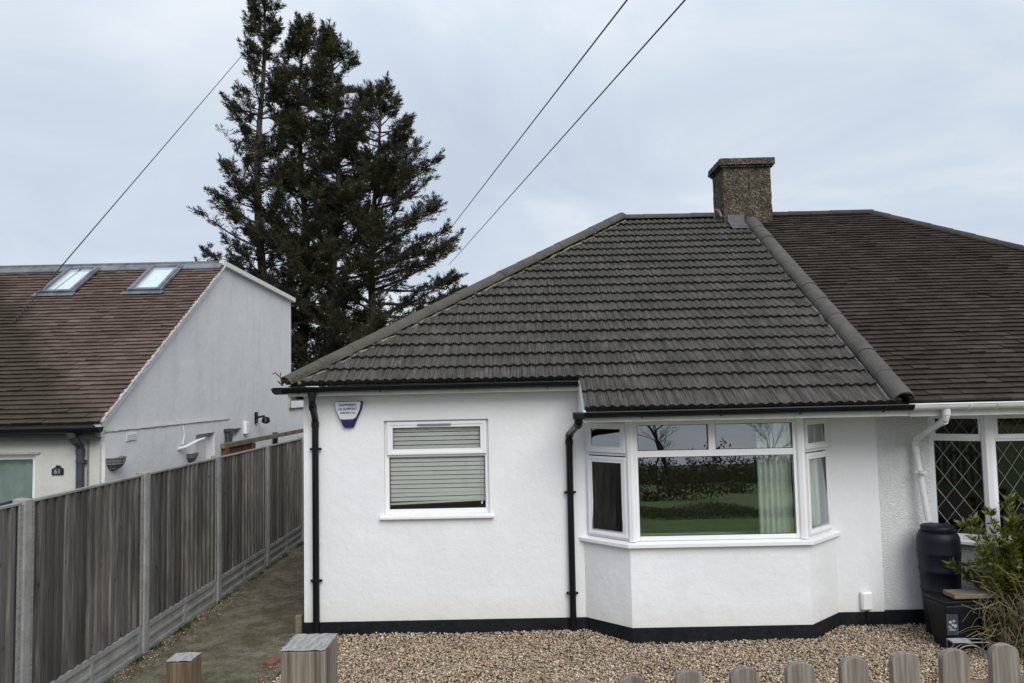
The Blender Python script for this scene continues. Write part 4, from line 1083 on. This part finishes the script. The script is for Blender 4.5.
# brick + stub at path edge
m = MB(); F = (V3((-2.37, 7.20, .0)), V3((.25,1,0)).normalized(), V3((-1,.25,0)).normalized(), UP); m.fbox(F, 0, .215, 0, .10, -.02, .055); o = m.build('brick', M['brick'], None, bevel=.006); tag(o, 'loose red brick lying at the edge of the mossy path', 'brick')
m = MB(); m.box(-2.445, -2.375, 8.18, 8.25, -.05, .20); o = m.build('stump_post', M['pale_timber'], None, bevel=.005); tag(o, 'short pale wooden stub standing by the corner of the white bungalow', 'post')

# ------------------------------------------------------------------ blades / leaves
def blades(name, P, D, L, Wd, mat, parent=None, roll=None, bend=0.0):
    n = len(P); D = D/np.linalg.norm(D, axis=1, keepdims=True)
    rv = rng.normal(size=(n, 3)) if roll is None else roll
    Sd = np.cross(D, rv); Sd /= np.linalg.norm(Sd, axis=1, keepdims=True)+1e-9
    Nn = np.cross(Sd, D)
    L = L[:, None]; Wd = Wd[:, None]
    mid = P+D*L*.5+Nn*L*bend
    V = np.stack([P, mid+Sd*Wd*.5, P+D*L, mid-Sd*Wd*.5], 1).reshape(-1, 3)
    F = np.arange(4*n).reshape(n, 4)
    return np_mesh(name, V, F, mat, parent)

# conifers
def conifer(x, y, H_, rad_fn, label, seed, low=2.6, dens=1.0, extra=(), lean=(0, 0), trunk_r=.16, cat='tree'):
    rg = np.random.default_rng(seed)
    root = empty('conifer_tree', (x, y, 0), label, cat, 'tall conifers behind the houses')
    tk = MB(); zs = np.linspace(0, H_, 14)
    def tp(z): t = z/H_; return np.array([x+lean[0]*t+.10*math.sin(z*.7+seed), y+lean[1]*t+.1*math.cos(z*.6+seed), z])
    tk.tube([tp(z) for z in zs], [trunk_r*(1-z/H_)**.8+.012 for z in zs], 9)
    tk.build('trunk', M['bark'], root)
    br = MB(); P = []; D = []; L = []; Wd = []
    def plume(p0, d0, ln, rich=1.0, leaf=1.0):
        # a spray: short axis with overlapping flattened twigs
        k = int(125*rich*max(.5, ln))
        t = rg.random(k)**.8; d0 = d0/np.linalg.norm(d0)
        side = np.cross(d0, rg.normal(size=3)); side /= np.linalg.norm(side)
        pos = p0+np.outer(t*ln, d0)+rg.normal(size=(k, 3))*.055*(1.15-t)[:, None]
        sp = rg.normal(size=(k, 3))*.55; sp[:, 2] = sp[:, 2]*.6+.10
        dr = d0*.85+sp
        P.append(pos); D.append(dr); L.append((.08+.13*rg.random(k))*(1.05-.35*t)*leaf); Wd.append((.014+.016*rg.random(k))*leaf)
    def limb(p0, az, length, rise, rich=1.0):
        n = 7; pts = [p0]; d = np.array([math.cos(az), math.sin(az), rise])
        p = p0.copy(); crook = rg.normal(size=3)*.12
        for i in range(n-1):
            t = (i+1)/(n-1); dd = d+np.array([0, 0, .55*t*t-.10])+crook*math.sin(t*3); dd = dd/np.linalg.norm(dd)
            p = p+dd*length/(n-1); pts.append(p.copy())
        br.tube([tuple(q) for q in pts], [max(.006, (.012+.017*length)*(1-i/(n-.5))) for i in range(n)], 5, False)
        pts = np.array(pts)
        npl = max(4, int(length*10*rich))
        for j in range(npl):
            t = .22+.78*rg.random()**.75; f = t*(n-1); i = min(n-2, int(f)); q = pts[i]+(pts[i+1]-pts[i])*(f-i)
            dirb = pts[i+1]-pts[i]; dirb = dirb/np.linalg.norm(dirb)
            sd = rg.normal(size=3); sd[2] = sd[2]*.5+.35
            dd = dirb*.8+sd*.65
            ln = (.25+.42*rg.random())*(1.15-.45*t)*min(1, .45+length*.4)
            br.tube([tuple(q), tuple(q+dd/np.linalg.norm(dd)*ln)], [.007, .003], 3, False)
            plume(q, dd, ln, rich)
        plume(pts[-2], pts[-1]-pts[-2]+np.array([0,0,.05]), .42, rich)
    z = low
    while z < H_-.15:
        dtop = H_-z
        for q in range(rg.integers(2, 4)):
            az = rg.random()*6.283; r = rad_fn(dtop, math.cos(az), z)*(.55+.55*rg.random())
            if rg.random() < .10: r *= 1.25
            if rg.random() > dens: continue
            limb(tp(z+rg.random()*.15), az, max(.25, r), .22+.30*rg.random()+(.7 if dtop < 1.2 else 0), .85 if r > .5 else 1)
        z += .14+.009*dtop
    for (zz, az, r, rise, rich) in extra: limb(tp(zz), az, r, rise, rich)
    for k in range(5): plume(tp(H_-.5+.1*k), np.array([rg.normal()*.12, rg.normal()*.12, 1.]), .45)
    br.build('limbs', M['bark'], root)
    blades('crown', np.concatenate(P), np.concatenate(D), np.concatenate(L), np.concatenate(Wd), M['conifer'], root)
    return root
def mk(a, rmax, lf=1., rf=1., p=.75, taper_low=None):
    def fn(d, c, z):
        r = min(rmax, a*d**p); r *= (rf if c > 0 else lf)**abs(c)
        return r
    return fn
PI = math.pi
conifer(-7.35, 21.5, 15.2, mk(.36, 1.5, .8, .9, .75), 'tallest conifer, leftmost of the clump, topmost branch leaving the picture', 11, 2.8, .92, [
    (6.1, PI, 1.9, .34, 1.0), (5.8, PI+.15, 2.0, .16, 1.0), (7.2, PI-.1, 1.1, .75, .8), (8.4, PI, 1.25, .55, .45), (5.6, PI, 1.7, .1, .8), (6.8, PI+.3, 1.9, .42, .6), (5.3, PI-.1, 2.5, .30, .7), (9.6, PI, 1.2, .7, .4), (5.0, PI+.1, 1.5, .2, .9)], (-.05, 0), .17)
conifer(-6.45, 22.4, 13.9, mk(.56, 2.0, .8, 1., .72), 'second tallest conifer, just right of the tallest in the clump', 22, 2.8, 1.0, (), (.05, 0), .17)
conifer(-5.35, 21.6, 13.1, mk(.70, 2.3, .9, 1.0, .70), 'third conifer of the clump, between the tall ones and the spreading one', 33, 2.6, 1.0, (), (.12, 0), .15)
conifer(-4.35, 22.2, 11.7, mk(.84, 2.75, .9, .96, .66), 'broad spreading conifer at the right side of the clump', 44, 2.4, 1.0, [
    (5.6, .0, 2.6, .12, 1.1), (5.2, .1, 2.6, .05, 1.1), (7.4, 0, 2.1, .18, 1.0), (8.8, .1, 2.0, .3, 1.), (6.4, .1, 2.7, .1, 1.)], (.25, 0), .16)

# shrub at right front
def shrub():
    root = empty('evergreen_shrub', (4.85, 7.30, 0), 'yellow-green leafy shrub in front of the leaded window', 'shrub')
    st = MB(); P = []; D = []; L = []; Wd = []
    rg = np.random.default_rng(5)
    def whorl(p, d, k=9, s=1.):
        d = d/np.linalg.norm(d)
        for j in range(k):
            t = rg.normal(size=3); t -= d*np.dot(t, d); t /= np.linalg.norm(t)
            P.append(p-d*rg.random()*.05); D.append(d*(.35+.7*rg.random())+t*.8); L.append((.058+.036*rg.random())*s); Wd.append((.018+.010*rg.random())*s)
    base = np.array([4.95, 7.34, .0])
    tips = []
    for k in range(80):
        if k < 18:                                                # lighter side growth reaching left
            tx = np.array([4.15+.6*rg.random(), 7.15+.3*rg.random(), .75+.50*rg.random()])
        else:
            a = rg.random()*6.283; r = .42*math.sqrt(rg.random()); tx = np.array([5.02+r*math.cos(a)*.9, 7.3+r*math.sin(a)*.8, .72+.80*rg.random()*(1-.4*r)])
        tips.append(tx)
    tips += [np.array(v) for v in ((4.16,7.2,1.22),(4.42,7.2,1.32),(4.40,7.2,1.02),(4.98,7.2,1.46),(5.05,7.2,1.38),(4.28,7.2,.86),(4.33,7.2,.70),(4.93,7.2,1.27))]
    for tx in tips:
        mid = base+(tx-base)*.5+np.array([rg.normal()*.05, rg.normal()*.05, .08 if tx[0] > 4.7 else -.02])
        pts = [base+rg.normal(size=3)*[.06,.04,0], base+(tx-base)*.25+(mid-base-(tx-base)*.5)*.8, mid, base*.25+tx*.75+rg.normal(size=3)*.02, tx]
        st.tube([tuple(q) for q in pts], [.010,.008,.006,.0045,.003], 5, False)
        d = tx-pts[3]; d[2] += .08
        whorl(tx, d, 20, 1.1)
        for t in (.25,.5,.75): whorl(pts[3]+(tx-pts[3])*t, d, 9, .95)
        for q in range(3):
            p2 = pts[2]+(pts[3]-pts[2])*rg.random(); dd = rg.normal(size=3)*.6; dd[2] = abs(dd[2])+.4; e = p2+dd/np.linalg.norm(dd)*(.08+.1*rg.random())
            st.tube([tuple(p2), tuple(e)], [.004,.002], 4, False); whorl(e, dd, 14); whorl((p2+e)/2, dd, 6, .8)
    st.build('stems', M['bark'], root)
    blades('leaves', np.array(P), np.array(D), np.array(L), np.array(Wd), M['shrub'], root, bend=.08)
shrub()
def dry_clump():
    rg = np.random.default_rng(9); m = MB()
    for k in range(260):
        bx, by = 4.28+1.1*rg.random()**.8, 6.95+.40*rg.random(); az = rg.random()*6.283; h = .15+.45*rg.random(); rr = .10+.42*rg.random()
        pts = []
        for t in np.linspace(0, 1, 7): pts.append((bx+math.cos(az)*rr*t**1.4, by+math.sin(az)*rr*.5*t**1.4, .0+h*math.sin(t*2.3)/.99))
        m.tube(pts, [.0042*(1-.6*t) for t in np.linspace(0, 1, 7)], 4, False)
    for k in range(22):                                            # long arching wiry stems over the tub
        bx, by = 4.55+.4*rg.random(), 7.05+.1*rg.random(); ex_, ez_ = 4.05+.45*rg.random(), .1+.75*rg.random()
        pts = [(bx+(ex_-bx)*t, by-.06*math.sin(t*3), .02+(ez_)*t+.25*math.sin(t*PI)*rg.random()) for t in np.linspace(0, 1, 8)]
        m.tube(pts, [.0035]*8, 4, False)
    o = m.build('dry_perennial', M['dry'], None, recalc=False); tag(o, 'tangle of dry straw-coloured stems at the foot of the shrub', 'plant')
    n = 900; P = np.stack([rg.uniform(4.32, 5.4, n), rg.uniform(6.95, 7.5, n), rg.uniform(.02, .42, n)], 1)
    D = rg.normal(size=(n, 3)); D[:, 2] = abs(D[:, 2])
    o = blades('ground_plant', P, D, .05+.05*rg.random(n), .025+.02*rg.random(n), M['under'], None, bend=.05); tag(o, 'low green leafy growth among the dry stems', 'plants', kind='stuff')
dry_clump()

# leaf litter and small weeds
n = 2400; lx = np.concatenate([FX+.02+np.abs(rng.normal(size=n//2))*.14, -2.3-np.abs(rng.normal(size=n//3))*.10, rng.uniform(-3.7, -2.4, n-n//2-n//3)]); ly = rng.uniform(5.8, 13, n)
ly = 5.8+7*rng.random(n)**1.4
D = rng.normal(size=(n, 3)); D[:, 2] *= .25
o = blades('leaf_litter', np.stack([lx, ly, np.full(n, .022)], 1), D, .012+.022*rng.random(n), .008+.010*rng.random(n), M['litter'], None); tag(o, 'scattered dead leaves and crumbs along the path edges', 'litter', kind='stuff')
n = 1500; cl = rng.integers(0, 42, n); cxs = rng.uniform(5.9, 13, 42); side = rng.random(42) < .75
lx = np.where(side[cl], FX+.03+np.abs(rng.normal(size=n))*.035, -2.34-np.abs(rng.normal(size=n))*.03); ly = cxs[cl]+rng.normal(size=n)*.06
D = rng.normal(size=(n, 3))*.5; D[:, 2] = abs(D[:, 2])+.5
o = blades('weeds', np.stack([lx, ly, np.full(n, .012)], 1), D, .02+.035*rng.random(n), .006+.008*rng.random(n), M['under'], None); tag(o, 'tiny green weeds and moss along the foot of the fence', 'weeds', kind='stuff')
pn = 1300; px_ = np.concatenate([FX+.02+np.abs(rng.normal(size=pn//2))*.1, -2.28-np.abs(rng.normal(size=pn-pn//2))*.10]); py_ = 5.8+4*rng.random(pn)
stones('path_edge_grit', np.stack([px_, py_, np.full(pn, .018)], 1), .004, .011, M['gravel'], 'small loose stones strewn along the path edges')
# twig and moss at the left eave corner
m = MB(); m.tube([(HX-.02, UY, 2.66), (HX-.05, UY, 2.75), (HX-.10, UY-.02, 2.80), (HX-.13, UY, 2.785)], .006, 5); m.tube([(HX-.05, UY, 2.75), (HX-.045, UY, 2.80)], .005, 5); m.tube([(HX-.02, UY-.02, 2.66), (HX-.07, UY-.02, 2.71)], .008, 5)
o = m.build('dead_twig', M['twig'], None); tag(o, 'small dead twig sticking up from the left end of the gutter', 'twig')
n = 600; t = rng.random(n)**2*.5; P = np.stack([HX+.05+t*.8+rng.normal(size=n)*.03, UY+.0+t*.75+rng.normal(size=n)*.03-.03, UZ+.03+t*.5+rng.normal(size=n)*.01], 1)
D = rng.normal(size=(n, 3)); D[:, 2] = abs(D[:, 2])
o = blades('moss', P, D, .010+.012*rng.random(n), .008+.006*rng.random(n), M['moss'], None); tag(o, 'moss cushions on the lowest hip tiles at the left eave', 'moss', kind='stuff')

# ------------------------------------------------------------------ overhead cables
def cable(name, a, b, sag, label, rad=.010):
    a, b = V3(a), V3(b); pts = []
    for t in np.linspace(0, 1, 40):
        p = a.lerp(b, t); p.z -= sag*4*t*(1-t); pts.append(p)
    m = MB(); m.tube(pts, rad, 6); o = m.build(name, M['wire'], None); return tag(o, label, 'cable', 'overhead cables')
cable('overhead_cable', (-7.75, 21.0, 12.35), (-6.66, 9.83, 3.60), .0, 'single black cable falling from the tallest conifer to the red-brown roof', .009)
def ext(p, q, yn, yf):
    p, q = V3(p), V3(q); d = (q-p)/(q.y-p.y); return p+d*(yn-p.y), p+d*(yf-p.y)
for lab, p, q in (('left one of the two cables rising over the bungalow roof', (.963, 6, 5.754), (-2.423, 21, 6.401)), ('right one of the two cables rising over the bungalow roof', (1.44, 6, 5.742), (-1.717, 21, 6.299))):
    a, b = ext(p, q, -6, 22.5); cable('overhead_cable', a, b, .0, lab, .0075)

# ------------------------------------------------------------------ what stands across the road (seen in the windows)
def bare_tree(x, y, H_, seed, label, spread=.75, levels=6):
    rg = random.Random(seed); root = empty('bare_tree', (x, y, terrain_z(x, y)), label, 'tree', 'bare winter trees across the field')
    z0 = terrain_z(x, y)-.2; tk = MB(); br = MB()
    def grow(p, d, L, r, lv):
        n = 4; pts = [p]; q = p.copy(); dd = d.copy()
        for i in range(n-1):
            dd = (dd+V3((rg.gauss(0,.16), rg.gauss(0,.16), rg.gauss(0,.10)+.04))).normalized(); q = q+dd*L/(n-1); pts.append(q)
        (tk if lv == 0 else br).tube(pts, [r*(1-.35*i/(n-1)) for i in range(n)], 7 if lv < 2 else 4, False)
        if lv >= levels: return
        for k in range(rg.choice((2, 3, 3) if lv < 4 else (3, 3, 4))):
            ax = V3((rg.gauss(0,1), rg.gauss(0,1), rg.gauss(0,.4))).normalized()
            nd = (dd+ax*spread*rg.uniform(.6, 1.1)).normalized(); st = pts[rg.choice((1, 2, 3, 3))] if lv else pts[rg.choice((2, 3, 3))]
            grow(st, nd, L*rg.uniform(.62, .8), r*.58, lv+1)
    grow(V3((x, y, z0)), V3((0,0,1)), H_*.30, H_*.012, 0)
    tk.build('trunk', M['twig'], root, recalc=False); br.build('branches', M['twig'], root, recalc=False)
bare_tree(8.6, -29, 10.5, 13, 'big bare tree mirrored in the left of the bay window')
bare_tree(19, -44, 9.5, 4, 'bare tree mirrored right of centre in the bay window')
bare_tree(24.5, -42, 8.5, 5, 'bare tree mirrored beside the curtain in the bay window', .8)
bare_tree(4.2, -33, 8.5, 6, 'bare tree mirrored in the left side light of the bay')
bare_tree(13.5, -60, 9., 7, 'farther small bare tree mirrored low in the bay window')
def thicket(name, boxes, label, mat, n, L0=.18, L1=.4, cat='hedge'):
    P = []
    for (x0, x1, y0, y1, h) in boxes:
        k = int(n*(x1-x0)/sum(b[1]-b[0] for b in boxes)); x = rng.uniform(x0, x1, k); y = rng.uniform(y0, y1, k)
        hh = h*(.6+.4*np.sin(x*1.3)*np.sin(x*.37+2)+.2*np.sin(x*3.1)); zb = np.array([terrain_z(a, b) for a, b in zip(x, y)])
        P.append(np.stack([x, y, zb+np.maximum(.1, hh)*rng.random(k)], 1))
    P = np.concatenate(P); k = len(P); o = blades(name, P, rng.normal(size=(k, 3)), L0+(L1-L0)*rng.random(k), .5*(L0+(L1-L0)*rng.random(k)), mat); return tag(o, label, cat, kind='stuff')
thicket('hedgerow', [(-30, 9.0, -19, -16.5, 2.3), (9.0, 34, -34, -31.5, 2.2), (-60, -30, -40, -37, 3.), (-90, 110, -78, -74, 3.4)], 'dark winter hedgerow across the field mirrored in the windows', M['hedge'], 90000, .10, .24)
thicket('roadside_brambles', [(2.6, 8.5, -3.4, -.6, .34)], 'low bramble growth beyond the verge mirrored low in the bay window', M['bramble'], 24000, .025, .055, 'bushes')
thicket('far_woodland', [(-150, 190, -210, -200, 9)], 'far wooded skyline beyond the fields', M['hedge'], 60000, .5, 1.1, 'woodland')

# ------------------------------------------------------------------ world, sun, camera
w = bpy.data.worlds.new('World'); S.world = w; w.use_nodes = True; nt = w.node_tree; nd, lk = nt.nodes, nt.links
bg = nd['Background']
sky = nd.new('ShaderNodeTexSky'); sky.sky_type = 'NISHITA'; sky.sun_disc = False
SUN_EL, SUN_AZ = R(40), R(158)   # azimuth clockwise from +Y: behind the camera, to the right
sky.sun_elevation = SUN_EL; sky.sun_rotation = SUN_AZ; sky.air_density = 1.2; sky.dust_density = 2.0
tc = nd.new('ShaderNodeTexCoord'); sx = nd.new('ShaderNodeSeparateXYZ'); lk.new(tc.outputs['Generated'], sx.inputs[0])
def wm(op, a, b, clamp=False):
    q = nd.new('ShaderNodeMath'); q.operation = op; q.use_clamp = clamp
    for i, v in enumerate((a, b)):
        if isinstance(v, bpy.types.NodeSocket): lk.new(v, q.inputs[i])
        else: q.inputs[i].default_value = v
    return q.outputs[0]
den = wm('ADD', wm('MAXIMUM', sx.outputs[2], 0), .16)
cb = nd.new('ShaderNodeCombineXYZ'); lk.new(wm('DIVIDE', sx.outputs[0], den), cb.inputs[0]); lk.new(wm('DIVIDE', sx.outputs[1], den), cb.inputs[1]); cb.inputs[2].default_value = 3.7
def wn(scale, detail, rough, dist=0):
    q = nd.new('ShaderNodeTexNoise'); q.inputs['Scale'].default_value = scale; q.inputs['Detail'].default_value = detail; q.inputs['Roughness'].default_value = rough; q.inputs['Distortion'].default_value = dist
    lk.new(cb.outputs[0], q.inputs['Vector']); return q.outputs['Fac']
cl = nd.new('ShaderNodeValToRGB'); lk.new(wn(1.15, 8, .56, .5), cl.inputs['Fac'])
e = cl.color_ramp.elements; e[0].position = .32; e[0].color = (4.8, 5.5, 6.5, 1); e[1].position = .70; e[1].color = (6.9, 7.3, 7.75, 1)
e2 = e.new(.50); e2.color = (5.5, 6.15, 7.05, 1)
# brighter towards the zenith, as under a real cloud sheet
gr = nd.new('ShaderNodeMapRange'); lk.new(sx.outputs[2], gr.inputs['Value']); gr.inputs['From Min'].default_value = .35; gr.inputs['From Max'].default_value = 1.; gr.inputs['To Min'].default_value = 1.; gr.inputs['To Max'].default_value = 1.55
mu = nd.new('ShaderNodeVectorMath'); mu.operation = 'SCALE'; lk.new(cl.outputs[0], mu.inputs[0]); lk.new(gr.outputs[0], mu.inputs['Scale'])
mx = nd.new('ShaderNodeMix'); mx.data_type = 'RGBA'; mx.inputs[0].default_value = .93
lk.new(sky.outputs[0], mx.inputs[6]); lk.new(mu.outputs[0], mx.inputs[7]); lk.new(mx.outputs[2], bg.inputs['Color']); bg.inputs['Strength'].default_value = .116

sl = bpy.data.lights.new('sun', 'SUN'); sl.energy = 2.2; sl.angle = R(40); sl.color = (1, .972, .93)
so_ = bpy.data.objects.new('sun', sl); COL.objects.link(so_)
dirv = V3((math.sin(SUN_AZ)*math.cos(SUN_EL), math.cos(SUN_AZ)*math.cos(SUN_EL), math.sin(SUN_EL)))   # towards the sun
so_.rotation_euler = dirv.to_track_quat('Z', 'Y').to_euler(); so_.location = (-5, -5, 12)

cam_h, yaw, pitch, roll, f = 2.5785, -.00742, .06280, .02139, 750.
fw = V3((math.sin(yaw)*math.cos(pitch), math.cos(yaw)*math.cos(pitch), math.sin(pitch))); r = V3((math.cos(yaw), -math.sin(yaw), 0)); u = r.cross(fw)
r2 = r*math.cos(roll)-u*math.sin(roll); u2 = r*math.sin(roll)+u*math.cos(roll)
cam = bpy.data.cameras.new('camera'); co = bpy.data.objects.new('camera', cam); COL.objects.link(co)
mt = Matrix((r2, u2, -fw)).transposed().to_4x4(); mt.translation = V3((0, 0, cam_h)); co.matrix_world = mt
cam.sensor_width = 36; cam.lens = f/1024*36; cam.clip_start = .05; cam.clip_end = 4000
S.camera = co
vs = S.view_settings; vs.view_transform = 'Standard'; vs.look = 'None'; vs.exposure = .06; vs.gamma = 1; vs.use_curve_mapping = False
S.render.engine = 'CYCLES'; S.cycles.max_bounces = 8; S.cycles.transparent_max_bounces = 16
